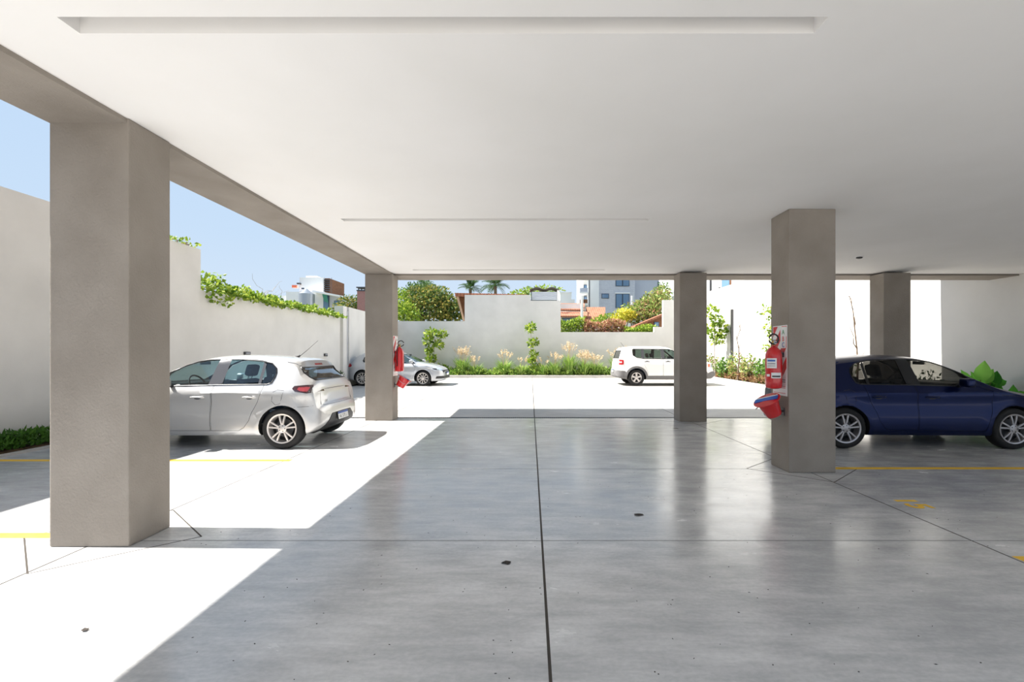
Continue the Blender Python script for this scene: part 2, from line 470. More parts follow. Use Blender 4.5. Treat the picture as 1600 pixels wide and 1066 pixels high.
class Shape:
    """a car body lofted from cross sections along its length (x forward from the rear axle, z up)"""
    def __init__(s, sp):
        s.sp = sp
        s.top = pchip(sp['top']); s.bot = pchip(sp['bot']); s.wid = pchip(sp['wid']); s.belt = pchip(sp['belt']); s.g = pchip(sp['g'])
        s.x0 = sp['top'][0][0]; s.x1 = sp['top'][-1][0]
    def section(s, x, e=0.0, cav=None):
        sp = s.sp
        zb = s.bot(x) - e; zt = s.top(x) + e; w_ = s.wid(x) + e
        belt = s.belt(x)
        if cav: zb = cav; zt -= .05; w_ -= .075
        crown = min(sp.get('crown', .08), .4 * (zt - zb))
        zE = zt - crown
        R = sp['R']; wb_ = sp['wb']
        def Y(z):
            y = w_ * s.g(min(z, belt))
            if not cav:
                for xc in (0, wb_):
                    r = math.hypot(x - xc, z - R)
                    y += .016 * math.exp(-((r - (R + .07)) / .055) ** 2) * (1 if z < belt else 0)
            if z > belt: y -= (z - belt) * sp['tum']
            return max(y, .03)
        z0 = zb + (.05 if not cav else .02)
        pts = [(0, zb), (w_ * .5, zb), (w_ * .84, zb), (Y(z0) * .965, zb + .014)]
        n = 18
        for i in range(n + 1):
            z = z0 + (zE - z0) * i / n; pts.append((Y(z), z))
        yE = pts[-1][0]
        for t in (.985, .95, .88, .76, .58, .36, .16, 0):
            pts.append((yE * t, zt - crown * t ** sp.get('cp', 4)))
        return pts
    def mesh(s, e=0.0, cav=None, xr=None, mi=0, n=84):
        a, b = xr or (s.x0, s.x1)
        xs = []
        for i in range(n + 1):
            t = i / n
            t = t if cav else .55 * t + .45 * (.5 - .5 * math.cos(math.pi * t))
            xs.append(a + (b - a) * t)
        rings = []
        for x in xs:
            h = s.section(x, e, cav)
            rings.append([(x, y, z) for y, z in h] + [(x, -y, z) for y, z in reversed(h[1:-1])])
        if e:
            d0 = e
            rings[0] = [(p[0] - d0, p[1], p[2]) for p in rings[0]]; rings[-1] = [(p[0] + d0, p[1], p[2]) for p in rings[-1]]
        m = MB(); k_ = len(rings[0])
        for r in rings: m.v.extend(r)
        for i in range(len(rings) - 1):
            for j in range(k_):
                m.f.append((i * k_ + j, i * k_ + (j + 1) % k_, (i + 1) * k_ + (j + 1) % k_, (i + 1) * k_ + j)); m.m.append(mi)
        m.f.append(tuple(reversed(range(k_)))); m.f.append(tuple(range((len(rings) - 1) * k_, len(rings) * k_))); m.m += [mi, mi]
        return m

def fixn(me):
    bm = bmesh.new(); bm.from_mesh(me); bmesh.ops.recalc_face_normals(bm, faces=bm.faces); bm.to_mesh(me); bm.free(); return me

def carve(base, ops, mats, name):
    """boolean stack: base MB, ops = [(MB, 'DIFFERENCE' | 'INTERSECT' | 'UNION')]; cutters keep their material index"""
    tmp = []
    me = fixn(base.mesh(name, mats)); o = link('tmp', me); tmp.append(o)
    for cm, op in ops:
        cme = fixn(cm.mesh('cut', mats)); co = link('tmpc', cme); tmp.append(co)
        md = o.modifiers.new('b', 'BOOLEAN'); md.operation = op; md.object = co; md.solver = 'EXACT'
        try: md.material_mode = 'INDEX'
        except Exception: pass
    dg = bpy.context.evaluated_depsgraph_get()
    res = bpy.data.meshes.new_from_object(o.evaluated_get(dg))
    res.name = name
    ms = [t.data for t in tmp]
    for t in tmp: bpy.data.objects.remove(t)
    for t in ms: bpy.data.meshes.remove(t)
    while len(res.materials) > len(mats): res.materials.pop()
    for i, mm in enumerate(mats):
        if i < len(res.materials): res.materials[i] = mm
        else: res.materials.append(mm)
    res.polygons.foreach_set('use_smooth', [True] * len(res.polygons))
    res.set_sharp_from_angle(angle=math.radians(32))
    return res

def mirror_mesh(me):
    c = me.copy(); c.transform(Matrix.Diagonal((1, -1, 1, 1))); c.flip_normals(); return c

def inset(poly, d):
    """move each outline corner inwards by about d"""
    n = len(poly); ar = sum(poly[i][0] * poly[(i + 1) % n][1] - poly[(i + 1) % n][0] * poly[i][1] for i in range(n))
    sg = 1 if ar > 0 else -1; out = []
    for i in range(n):
        p0, p1, p2 = Vector(poly[i - 1]), Vector(poly[i]), Vector(poly[(i + 1) % n])
        a = (p1 - p0).normalized(); b = (p2 - p1).normalized()
        na = Vector((-a.y, a.x)) * sg; nb = Vector((-b.y, b.x)) * sg
        q = (na + nb); q = q / max(.35, q.length_squared) * 2
        out.append(tuple(p1 + q * d))
    return out

def patch(bvh, poly, axis, side, off, nr=12, nc=14):
    """a curved sheet: the outline (two coordinates other than axis) laid on the body seen along the axis"""
    zs = [p[1] for p in poly]; z0, z1 = min(zs) + 1e-4, max(zs) - 1e-4
    m = MB(); rows = []
    for i in range(nr + 1):
        z = z0 + (z1 - z0) * i / nr; xs = []
        for a, b in zip(poly, poly[1:] + poly[:1]):
            if (a[1] - z) * (b[1] - z) < 0: xs.append(a[0] + (b[0] - a[0]) * (z - a[1]) / (b[1] - a[1]))
        if len(xs) < 2: continue
        lo, hi = min(xs), max(xs); row = []
        for j in range(nc + 1):
            t = lo + (hi - lo) * j / nc
            o_ = [t, z]; o_.insert(axis, side * 4.0); d_ = [0, 0, 0]; d_[axis] = -side
            hit = bvh.ray_cast(Vector(o_), Vector(d_))
            if hit[0] is None: q = Vector(o_); q[axis] = row[-1][axis] if row else 0
            else: q = Vector(hit[0])
            q[axis] += side * off
            row.append(q)
        rows.append(row)
    nc1 = nc + 1
    vs = [p for r in rows for p in r]
    fs = [(i * nc1 + j, i * nc1 + j + 1, (i + 1) * nc1 + j + 1, (i + 1) * nc1 + j) for i in range(len(rows) - 1) for j in range(nc)]
    return m.add(vs, fs)

def strip(bvh, pts, side, r, off=0.0, closed=False, axis=1, n=6):
    out = []
    k_ = len(pts)
    seq = [(pts[i], pts[(i + 1) % k_]) for i in range(k_ if closed else k_ - 1)]
    for a, b in seq:
        L_ = math.hypot(b[0] - a[0], b[1] - a[1]); m_ = max(1, int(L_ / .06))
        for i in range(m_):
            t = i / m_; out.append((a[0] + (b[0] - a[0]) * t, a[1] + (b[1] - a[1]) * t))
    if not closed: out.append(pts[-1])
    P3 = []
    for p in out:
        o_ = [p[0], p[1]]; o_.insert(axis, side * 4.0); d_ = [0, 0, 0]; d_[axis] = -side
        hit = bvh.ray_cast(Vector(o_), Vector(d_))
        if hit[0] is None: continue
        q = Vector(hit[0]); q[axis] += side * off; P3.append(q)
    return MB().tube(P3, r, n, closed=closed)

def circle(cx, cz, r, n=40, a0=0.0, a1=2 * math.pi):
    return [(cx + r * math.cos(a0 + (a1 - a0) * i / n), cz + r * math.sin(a0 + (a1 - a0) * i / n)) for i in range(n if a1 - a0 > 6 else n + 1)]

M_SEAT = noisy('seat_fabric', rgb(52, 60, 74), rgb(64, 72, 86), 20, 0.9)
M_TRIMG = plain('window_trim', rgb(22, 22, 25), 0.3)
M_PILLAR = plain('pillar_film', rgb(70, 70, 74), 0.3, 0.0, 0.5)
M_GLASS = glassmat('car_glass', (0.62, 0.78, 0.80, 1), 0.09)
M_GLASS2 = glassmat('rear_car_glass', (0.50, 0.68, 0.74, 1), 0.10)
M_GLASSM = glassmat('medium_tint_car_glass', (0.45, 0.45, 0.43, 1), .03)  # medium grey tint for the blue car's front panes and windscreen
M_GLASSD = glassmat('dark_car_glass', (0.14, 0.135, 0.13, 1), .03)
M_GLASSR = glassmat('rear_window_glass', (0.25, 0.33, 0.38, 1), 0.30)
M_LAMPRED = plain('red_lamp_lens', rgb(168, 22, 30), 0.12, 0, 1.0)
M_LAMPDARK = plain('smoked_lamp_lens', rgb(62, 40, 46), 0.12, 0, 1.0)
M_LAMPROSE = plain('rose_lamp_lens', rgb(150, 62, 70), 0.12, 0, 1.0)
M_LAMPCLR = plain('clear_lamp_lens', rgb(190, 200, 210), 0.08, 0.3, 1.0)
M_ORANGE = plain('orange_lens', rgb(232, 110, 70), 0.2, 0, 0.8)
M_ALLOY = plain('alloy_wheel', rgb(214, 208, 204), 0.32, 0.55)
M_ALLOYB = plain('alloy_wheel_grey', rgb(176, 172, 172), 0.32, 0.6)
M_CHROME = plain('chrome', rgb(225, 225, 228), 0.12, 1.0)
def paint(name, col, metal=0.5, rough=0.34, coat=1.0):
    m, t, b = newmat(name)
    b.inputs['Base Color'].default_value = col; b.inputs['Metallic'].default_value = metal
    b.inputs['Roughness'].default_value = rough; b.inputs['Coat Weight'].default_value = coat
    b.inputs['Coat Roughness'].default_value = 0.03
    return m
M_SILVER = paint('silver_paint', rgb(196, 195, 194), 0.5, 0.36)
M_SILVER2 = paint('cool_silver_paint', rgb(192, 194, 198), 0.45, 0.36)
M_NAVY = paint('navy_paint', rgb(2, 20, 66), 0.7, 0.3, 0.22)
M_WHITEP = paint('white_paint', rgb(238, 236, 232), 0.0, 0.35)
M_CLAD = noisy('grey_cladding', rgb(104, 103, 103), rgb(116, 114, 113), 20, 0.7)
M_PLATEBLUE = plain('plate_blue', rgb(50, 82, 160), 0.4)

def wheel_meshes(R, rr, wd, style):
    """tyre, rim and disc with the outer face towards +y"""
    rot = Matrix.Rotation(-math.pi / 2, 4, 'X')       # lathe axis z -> +y
    t = MB().lathe([(rr - .012, -wd / 2 + .02), (rr + .02, -wd / 2), (R - .03, -wd / 2 - .004), (R - .006, -wd / 2 + .018), (R, -wd / 4), (R, wd / 4), (R - .006, wd / 2 - .018), (R - .03, wd / 2 + .004), (rr + .02, wd / 2), (rr - .012, wd / 2 - .02)], 48, mat=rot, closed=True)
    tyre = t.mesh('tyre', M_RUBBER, smooth=True, angle=50)
    yf = wd / 2 - .008
    r = MB()
    r.lathe([(rr - .03, -wd / 2 + .03), (rr + .006, -wd / 2 + .03), (rr - .012, 0), (rr + .004, yf), (rr + .004, yf + .008), (rr - .018, yf + .004), (rr - .026, yf - .03)], 48, mat=rot, closed=True)
    r.lathe([(.001, yf - .02), (.062, yf - .02), (.066, yf - .004), (.05, yf + .002), (.001, yf + .002)], 24, mat=rot)
    def spoke(a, w0, w1, r0, r1, skew=0.0, bow=.006, th=.02):
        ca, sa = math.cos(a), math.sin(a)
        def pt(rad, off, y): return Vector((ca * rad - sa * off, y, sa * rad + ca * off))
        sec = []
        for tt in (0, .5, 1):
            rad = r0 + (r1 - r0) * tt; ww = w0 + (w1 - w0) * tt; o_ = skew * tt; yy = yf - .004 + bow * math.sin(math.pi * tt)
            sec.append([pt(rad, o_ - ww, yy - th), pt(rad, o_ - ww * .8, yy), pt(rad, o_ + ww * .8, yy), pt(rad, o_ + ww, yy - th)])
        vs = [p for q in sec for p in q]; fs = []
        for i in range(2):
            for j in range(4): fs.append((i * 4 + j, i * 4 + (j + 1) % 4, (i + 1) * 4 + (j + 1) % 4, (i + 1) * 4 + j))
        r.add(vs, fs)
    if style == 'twin':
        for i in range(5):
            a = 2 * math.pi * i / 5 + .3
            spoke(a - .13, .014, .014, .045, rr - .008, -.018); spoke(a + .13, .014, .014, .045, rr - .008, .018)
    elif style == 'ten':
        for i in range(5):
            a = 2 * math.pi * i / 5 + .1
            spoke(a - .2, .016, .020, .045, rr - .008, -.03); spoke(a + .2, .016, .020, .045, rr - .008, .03)
    else:
        for i in range(5):
            a = 2 * math.pi * i / 5 + .31
            spoke(a, .036, .05, .045, rr - .008)
    for i in range(5):
        a = 2 * math.pi * i / 5 + .6
        r.cyl((math.cos(a) * .045, yf, math.sin(a) * .045), (math.cos(a) * .045, yf + .004, math.sin(a) * .045), .008, n=8, mi=1)
    rim = r.mesh('rim', [M_ALLOY, M_BLACK], smooth=True, angle=30); fixn(rim)
    d = MB().lathe([(.001, -.03), (rr - .02, -.03), (rr - .02, -.015), (.001, -.015)], 32, mat=rot, mi=0)
    d.lathe([(.001, -.01), (rr * .62, -.01), (rr * .62, .012), (.001, .012)], 32, mat=rot, mi=1)
    disc = d.mesh('brake_disc', [M_DARK, M_STEEL])
    return tyre, rim, disc

def build_car(name, sp):
    S = Shape(sp); R = sp['R']; wb_ = sp['wb']; PAINT = sp['paint']
    root = empty(name)
    solid = S.mesh()
    bvh = BVHTree.FromPolygons([Vector(v) for v in solid.v], solid.f)
    mats = [PAINT, M_DARK]
    wells = MB()
    for xc in (0, wb_):
        for sgn in (-1, 1):
            wells.prism(circle(xc, R + .005, sp['arch'], 40), 1, sgn * .50, sgn * 1.2, 1)
    cavx = sp['cavx']
    cav = S.mesh(cav=sp.get('cavz', .38), xr=cavx, mi=1, n=36)
    dlo = MB().prism(sp['dlo'], 1, -1.3, 1.3, 1)
    wsc = MB().prism(sp['wind'], 0, cavx[1] - .9, wb_ + 1.2, 1)
    rsc = MB().prism(sp['rear_glass'], 0, -1.6, cavx[0] + .62, 1)
    doors = sp['doors']
    dcut = MB()
    for sgn in (-1, 1):
        for d in doors: dcut.prism(d, 1, sgn * .58, sgn * 1.25, 1)
    body = carve(solid, [(wells, 'DIFFERENCE'), (cav, 'DIFFERENCE'), (dlo, 'DIFFERENCE'), (wsc, 'DIFFERENCE'), (rsc, 'DIFFERENCE'), (dcut, 'DIFFERENCE')], mats, 'body')
    link('body', body, root)
    # doors with real gaps, each with its handle and panes
    for k_, d in enumerate(doors):
        dm = carve(S.mesh(), [(cav, 'DIFFERENCE'), (dlo, 'DIFFERENCE'), (MB().prism(inset(d, .005), 1, .60, 1.25, 1), 'INTERSECT')], mats, 'door')
        hx, hz = sp['handles'][k_]
        hy = bvh.ray_cast(Vector((hx, 4, hz)), Vector((0, -1, 0)))[0].y
        h = MB()
        pts = [(hx - .10, hy - .004, hz), (hx - .085, hy + .022, hz), (hx, hy + .03, hz + .002), (hx + .085, hy + .022, hz), (hx + .10, hy - .004, hz)]
        h.tube(pts, .014, 8)
        hm = h.mesh('handle', sp.get('handle_mat', PAINT), smooth=True, angle=60)
        cup = MB().prism(circle(hx + .01, hz - .006, 1.0, 20), 1, 0, 1)
        cup.v = [(hx + (v[0] - hx) * .062, hy - .006 + (.0075 if v[1] > .5 else 0), hz + (v[2] - hz) * .032) for v in cup.v]
        cm = cup.mesh('handle_recess', M_TRIMG)
        pans = [patch(bvh, pn, 1, 1, -.012).mesh('window_pane', sp['glass'] if k_ == 0 else sp.get('glass2', sp['glass']), smooth=True, angle=80) for dk, pn in sp['panes'] if dk == k_]
        for sgn in (1, -1):
            f = (lambda q: q) if sgn == 1 else mirror_mesh
            do = link('door', f(dm), root)
            link('handle', f(hm), do); link('handle_recess', f(cm), do)
            for pm in pans: link('window_pane', f(pm), do)
    for dk, pn in sp['panes']:
        if dk == -1:
            pm = patch(bvh, pn, 1, 1, -.012).mesh('quarter_window', sp.get('glass2', sp['glass']), smooth=True, angle=80)
            link('quarter_window', pm, root); link('quarter_window', mirror_mesh(pm), root)
    for pn in sp['pillars']:
        pm = patch(bvh, pn, 1, 1, -.002, 10, 4).mesh('window_pillar', M_PILLAR, smooth=True, angle=80)
        link('window_pillar', pm, root); link('window_pillar', mirror_mesh(pm), root)
    tr = strip(bvh, sp['dlo'], 1, .009, 0, True).mesh('window_trim', M_TRIMG, smooth=True, angle=80)
    link('window_trim', tr, root); link('window_trim', mirror_mesh(tr), root)
    patch(bvh, sp['wind'], 0, 1, -.006, 14, 18).build('windscreen', M_GLASS, root, smooth=True, angle=80)
    patch(bvh, sp['rear_glass'], 0, -1, -.004, 12, 18).build('rear_window', sp.get('glassr', M_GLASSR), root, smooth=True, angle=80)
    strip(bvh, sp['rear_glass'], -1, .012, 0, True, axis=0).build('rear_window_seal', M_TRIMG, root, smooth=True, angle=80)
    # lamps, bumper inserts and other coloured areas that follow the body
    for nm, mat, e, kind, poly, rng, cutw in sp['areas']:
        ops = [(MB().prism(poly, 1 if kind == 'side' else 0, rng[0], rng[1]), 'INTERSECT')]
        if cutw: ops.append((wells, 'DIFFERENCE'))
        am = carve(S.mesh(e=e, n=64), ops + [(S.mesh(e=-.02, n=48), 'DIFFERENCE')], [mat, M_DARK], nm)
        if sum(1 for _ in am.polygons) == 0: continue
        o_ = link(nm, am, root)
        if sp.get('mirror_areas', {}).get(nm): link(nm, mirror_mesh(am), root)
    for pts, axis, side, r in sp['seams']:
        sm = strip(bvh, pts, side, r, -.001, axis=axis).mesh('panel_seam', M_TRIMG)
        link('panel_seam', sm, root)
        if axis == 1: link('panel_seam', mirror_mesh(sm), root)
    # wheels
    tyre, rim, disc = wheel_meshes(R, sp['rr'], sp.get('tw', .2), sp['wheel'])
    for xc in (0, wb_):
        for sgn in (1, -1):
            t = link('wheel', tyre, root); t.location = (xc, sgn * (sp['track'] / 2), R)
            t.rotation_euler = (0, 0, 0 if sgn == 1 else math.pi)
            link('rim', rim, t); link('brake_disc', disc, t)
    # mirrors
    mx, mz = sp['mirror']
    for sgn in (1, -1):
        hy = bvh.ray_cast(Vector((mx, 4, mz)), Vector((0, -1, 0)))[0].y
        mo = MB().box(mx - .02, mx + .11, sgn * (hy + .05), sgn * (hy + .235), mz + .005, mz + .135).build('mirror', sp.get('mirror_mat', PAINT), root, bevel=.04, seg=3, smooth=True, angle=60); fixn(mo.data)
        MB().cyl((mx + .03, sgn * (hy - .02), mz - .0), (mx + .02, sgn * (hy + .08), mz + .05), .03, .022, 8).build('mirror_arm', M_TRIMG, mo, smooth=True)
    # cabin: seats, dashboard, steering wheel
    fl = sp.get('cavz', .38)
    def seat(x, y, wide=.24, hr=True):
        b = MB().box(x - .02, x + .46, y - wide, y + wide, fl, fl + .22)
        bk = Matrix.Translation((x, y, fl + .2)) @ Matrix.Rotation(math.radians(-16), 4, 'Y')
        b.box(-.1, .04, -wide, wide, -.02, .52, mat=bk)
        o_ = b.build('seat', M_SEAT, root, bevel=.035)
        hs = (0,) if wide < .4 else (-.4, .4)
        for h_ in hs:
            hb = MB().box(-.065, .035, h_ - .125, h_ + .125, .575, .765, mat=bk)
            hb2 = hb.build('headrest', M_SEAT, o_, bevel=.045, seg=3, smooth=True, angle=60)
            for q_ in (-.05, .05): MB().cyl(bk @ Vector((-.01, h_ + q_, .5)), bk @ Vector((-.01, h_ + q_, .6)), .007, n=6).build('headrest_post', M_CHROME, o_)
    sx = sp['seat_x']
    seat(sx, .36); seat(sx, -.36)
    if sp.get('rear_seat', True): seat(sx - .86, 0, .62)
    dx = sp['dash_x']; dw = sp['dash_w']
    MB().box(dx - .22, dx + .22, -dw, dw, fl + .1, sp['dash_z']).build('dashboard', M_BLACK, root, bevel=.05, seg=3)
    st = Matrix.Translation((dx - .36, .36, sp['dash_z'] - .04)) @ Matrix.Rotation(math.radians(-62), 4, 'Y')
    sw = MB().tube([st @ Vector((.175 * math.cos(a), .175 * math.sin(a), 0)) for a in [2 * math.pi * i / 24 for i in range(24)]], .014, 8, closed=True)
    sw.tube([st @ Vector((0, -.17, 0)), st @ Vector((0, .17, 0))], .02, 8); sw.cyl(st @ Vector((0, 0, .02)), st @ Vector((0, 0, -.3)), .03, n=10)
    sw.build('steering_wheel', M_BLACK, root, smooth=True)
    MB().box(-.02, .02, -.11, .11, -.03, .03, mat=Matrix.Translation((dx - .22, 0, sp['wind'][2][1] - .045))).build('interior_mirror', M_BLACK, root, bevel=.012)
    # underside
    MB().box(-.35, wb_ + .35, -.55, .55, sp['bot'][3][1] - .02, sp['bot'][3][1] + .12).build('underbody', M_DARK, root)
    return root, bvh, S

HATCH = dict(
    paint=M_SILVER, R=.316, rr=.226, tw=.205, wb=2.54, arch=.352, track=1.50, tum=.46, crown=.085, cp=4, wheel='twin', glass=M_GLASS, glass2=M_GLASS2,
    top=[(-.70, .54), (-.685, .615), (-.65, .665), (-.60, .70), (-.575, .78), (-.555, .90), (-.53, .985), (-.49, 1.05), (-.35, 1.15), (-.215, 1.245), (-.195, 1.285), (-.165, 1.335), (-.02, 1.385), (.4, 1.435), (.85, 1.455), (1.2, 1.44), (1.5, 1.385), (1.75, 1.29), (2.10, 1.12), (2.42, .975), (2.62, .925), (3.0, .845), (3.2, .765), (3.3, .66), (3.345, .56), (3.365, .47)],
    bot=[(-.70, .40), (-.66, .33), (-.55, .26), (-.40, .215), (0, .20), (2.54, .19), (3.1, .185), (3.28, .21), (3.365, .28)],
    wid=[(-.70, .56), (-.68, .645), (-.64, .715), (-.56, .775), (-.40, .825), (-.1, .855), (.4, .866), (1.3, .868), (2.4, .866), (2.8, .84), (3.1, .75), (3.26, .62), (3.34, .48), (3.365, .38)],
    belt=[(-.70, .99), (0, .99), (1.0, .965), (2.2, .935), (2.6, .92), (3.365, .90)],
    g=[(.15, .90), (.22, .955), (.30, .985), (.42, .998), (.52, .995), (.64, .978), (.74, .974), (.82, .988), (.86, .990), (.90, .968), (.95, .930), (1.0, .908)],
    cavx=(-.42, 2.30), cavz=.36,
    dlo=[(.165, 1.10), (.20, 1.015), (.27, .995), (1.0, .985), (1.6, .972), (1.985, .965), (1.965, 1.05), (1.89, 1.15), (1.70, 1.265), (1.5, 1.34), (1.3, 1.372), (1.05, 1.382), (.75, 1.378), (.45, 1.355), (.26, 1.315), (.175, 1.24), (.155, 1.17)],
    wind=[(-.66, 1.0), (.66, 1.0), (.52, 1.36), (-.52, 1.36)],
    rear_glass=[(-.56, 1.05), (.56, 1.05), (.60, 1.10), (.585, 1.25), (-.585, 1.25), (-.60, 1.10)],
    doors=[[(1.095, .285), (1.10, .6), (1.085, .985), (1.02, 1.394), (1.30, 1.386), (1.5, 1.355), (1.71, 1.28), (1.905, 1.163), (1.985, 1.06), (2.02, .965), (2.22, .90), (2.20, .60), (2.10, .285)],
           [(1.085, .285), (1.09, .6), (1.075, .985), (1.01, 1.394), (.75, 1.391), (.45, 1.368), (.36, 1.35), (.33, 1.28), (.30, 1.0), (.325, .86), (.38, .72), (.46, .56), (.50, .44), (.58, .33), (.66, .285)]],
    handles=[(1.30, .80), (.50, .80)],
    panes=[(0, [(1.17, .985), (1.975, .97), (1.955, 1.05), (1.88, 1.143), (1.69, 1.257), (1.5, 1.33), (1.3, 1.363), (1.10, 1.375)]),
           (1, [(.40, 1.0), (.97, .995), (.93, 1.375), (.75, 1.37), (.45, 1.347), (.39, 1.335)]),
           (-1, [(.175, 1.10), (.21, 1.02), (.27, 1.002), (.365, 1.0), (.355, 1.33), (.27, 1.31), (.185, 1.235), (.165, 1.17)])],
    pillars=[[(.965, .975), (1.18, .97), (1.11, 1.376), (.925, 1.376)], [(.36, .985), (.405, .985), (.395, 1.342), (.35, 1.33)]],
    areas=[('tail_lamp', M_LAMPDARK, .006, 'side', [(-.40, .985), (-.18, .97), (-.15, .93), (-.22, .885), (-.44, .855), (-.75, .885), (-.75, .985)], (.42, 1.2), False),
           ('lamp_lens', M_LAMPROSE, .010, 'side', [(-.42, .955), (-.27, .95), (-.25, .92), (-.30, .895), (-.45, .88), (-.48, .95)], (.5, 1.2), False),
           ('tail_band', M_TRIMG, .006, 'side', [(-.75, .985), (-.40, .985), (-.40, .895), (-.75, .895)], (-.42, .42), False),
           ('bumper_insert', M_BLACK, .008, 'front', [(-.62, .20), (.62, .20), (.60, .30), (.36, .50), (-.36, .50), (-.60, .30)], (-1.2, -.50), False),
           ('head_lamp', M_LAMPCLR, .006, 'side', [(2.95, .72), (3.40, .58), (3.40, .66), (3.15, .775), (2.98, .775)], (.42, 1.2), False),
           ('grille', M_BLACK, .008, 'front', [(-.45, .30), (.45, .30), (.50, .56), (-.50, .56)], (3.0, 3.6), False),
           ('spoiler', M_SILVER, .012, 'side', [(-.40, 1.262), (.0, 1.30), (.05, 1.345), (-.02, 1.42), (-.40, 1.42)], (-.60, .60), False),
           ('brake_light', M_LAMPRED, .02, 'front', [(-.13, 1.285), (.13, 1.285), (.13, 1.31), (-.13, 1.31)], (-.6, -.15), False)],
    mirror_areas={'tail_lamp': 1, 'lamp_lens': 1, 'head_lamp': 1},
    seams=[([(-.02, .90), (.03, .70), (.10, .68), (.16, .74), (.14, .88), (.08, .91), (-.02, .90)], 1, 1, .003),
           ([(-.64, .675), (-.45, .65), (-.20, .645)], 1, 1, .003),
           ([(-.56, .65), (.56, .65)], 0, -1, .004),
           ([(-.60, .66), (-.56, .85)], 0, -1, .003), ([(.60, .66), (.56, .85)], 0, -1, .003),
           ([(2.05, .99), (2.35, .84), (2.75, .80), (3.05, .775)], 1, 1, .003)],
    mirror=(1.70, .96), seat_x=.95, dash_x=2.0, dash_w=.66, dash_z=1.0)

GOLF = dict(
    paint=M_SILVER2, R=.318, rr=.232, tw=.205, wb=2.63, arch=.365, track=1.53, tum=.44, crown=.08, wheel='ten', glass=M_GLASS,
    top=[(-.78, .50), (-.765, .60), (-.72, .66), (-.68, .72), (-.66, .86), (-.63, .97), (-.55, 1.03), (-.35, 1.22), (-.25, 1.33), (-.15, 1.385), (.3, 1.445), (.8, 1.465), (1.25, 1.445), (1.55, 1.385), (1.9, 1.24), (2.25, 1.07), (2.45, .985), (2.7, .945), (3.05, .86), (3.3, .76), (3.42, .66), (3.46, .56), (3.475, .45)],
    bot=[(-.78, .38), (-.72, .32), (-.6, .25), (-.4, .21), (0, .20), (2.63, .19), (3.2, .19), (3.38, .21), (3.475, .28)],
    wid=[(-.78, .58), (-.76, .66), (-.70, .74), (-.55, .81), (-.2, .87), (.4, .89), (1.4, .892), (2.5, .89), (2.9, .86), (3.2, .78), (3.36, .66), (3.44, .53), (3.475, .42)],
    belt=[(-.78, .99), (0, .99), (1.2, .96), (2.3, .93), (3.475, .90)],
    g=[(.15, .90), (.24, .965), (.34, .99), (.46, 1.0), (.60, .985), (.70, .976), (.78, .990), (.83, .986), (.90, .940), (1.0, .91)],
    cavx=(-.44, 2.287), cavz=.363,
    dlo=[(.0, 1.06), (.05, 1.0), (.3, .99), (2.30, .955), (2.0, 1.14), (1.75, 1.26), (1.5, 1.345), (1.15, 1.385), (.5, 1.375), (.2, 1.33), (.05, 1.2)],
    wind=[(-.68, 1.01), (.68, 1.01), (.54, 1.36), (-.54, 1.36)],
    rear_glass=[(-.55, 1.055), (.55, 1.055), (.50, 1.31), (-.50, 1.31)],
    doors=[[(1.20, .29), (1.20, .98), (1.13, 1.415), (1.5, 1.39), (1.8, 1.28), (2.05, 1.16), (2.34, .96), (2.26, .6), (2.18, .29)],
           [(1.19, .29), (1.19, .98), (1.12, 1.415), (.5, 1.405), (.36, 1.36), (.32, 1.0), (.40, .74), (.50, .50), (.60, .33), (.68, .29)]],
    handles=[(1.40, .80), (.56, .80)],
    panes=[(0, [(1.25, .985), (2.25, .965), (2.0, 1.13), (1.75, 1.25), (1.5, 1.335), (1.20, 1.372)]), (1, [(.40, .995), (1.12, .985), (1.08, 1.372), (.5, 1.365), (.39, 1.35)]),
           (-1, [(.02, 1.06), (.06, 1.008), (.36, .998), (.35, 1.345), (.2, 1.32), (.06, 1.19)])],
    pillars=[[(1.10, .975), (1.26, .97), (1.22, 1.378), (1.07, 1.378)], [(.355, .985), (.405, .985), (.395, 1.37), (.35, 1.36)]],
    areas=[('tail_lamp', M_LAMPRED, .006, 'side', [(-.80, .80), (-.50, .80), (-.46, .86), (-.56, .955), (-.80, .95)], (.40, 1.2), False),
           ('head_lamp', M_LAMPCLR, .006, 'side', [(2.92, .72), (3.1, .66), (3.5, .62), (3.5, .70), (3.25, .765), (2.98, .795)], (.42, 1.2), False),
           ('lamp_core', M_BLACK, .009, 'side', [(3.0, .745), (3.12, .69), (3.22, .68), (3.2, .735)], (.42, 1.2), False),
           ('grille', M_BLACK, .008, 'front', [(-.55, .56), (.55, .56), (.55, .66), (-.55, .66)], (3.0, 3.7), False),
           ('air_intake', M_BLACK, .008, 'side', [(3.16, .30), (3.5, .30), (3.5, .42), (3.2, .40)], (-1.2, 1.2), False)],
    mirror_areas={'tail_lamp': 1, 'head_lamp': 1, 'lamp_core': 1},
    seams=[([(2.10, 1.0), (2.4, .86), (2.8, .83), (3.05, .79)], 1, 1, .003)],
    mirror=(2.12, .96), seat_x=1.0, dash_x=2.05, dash_w=.68, dash_z=1.0)

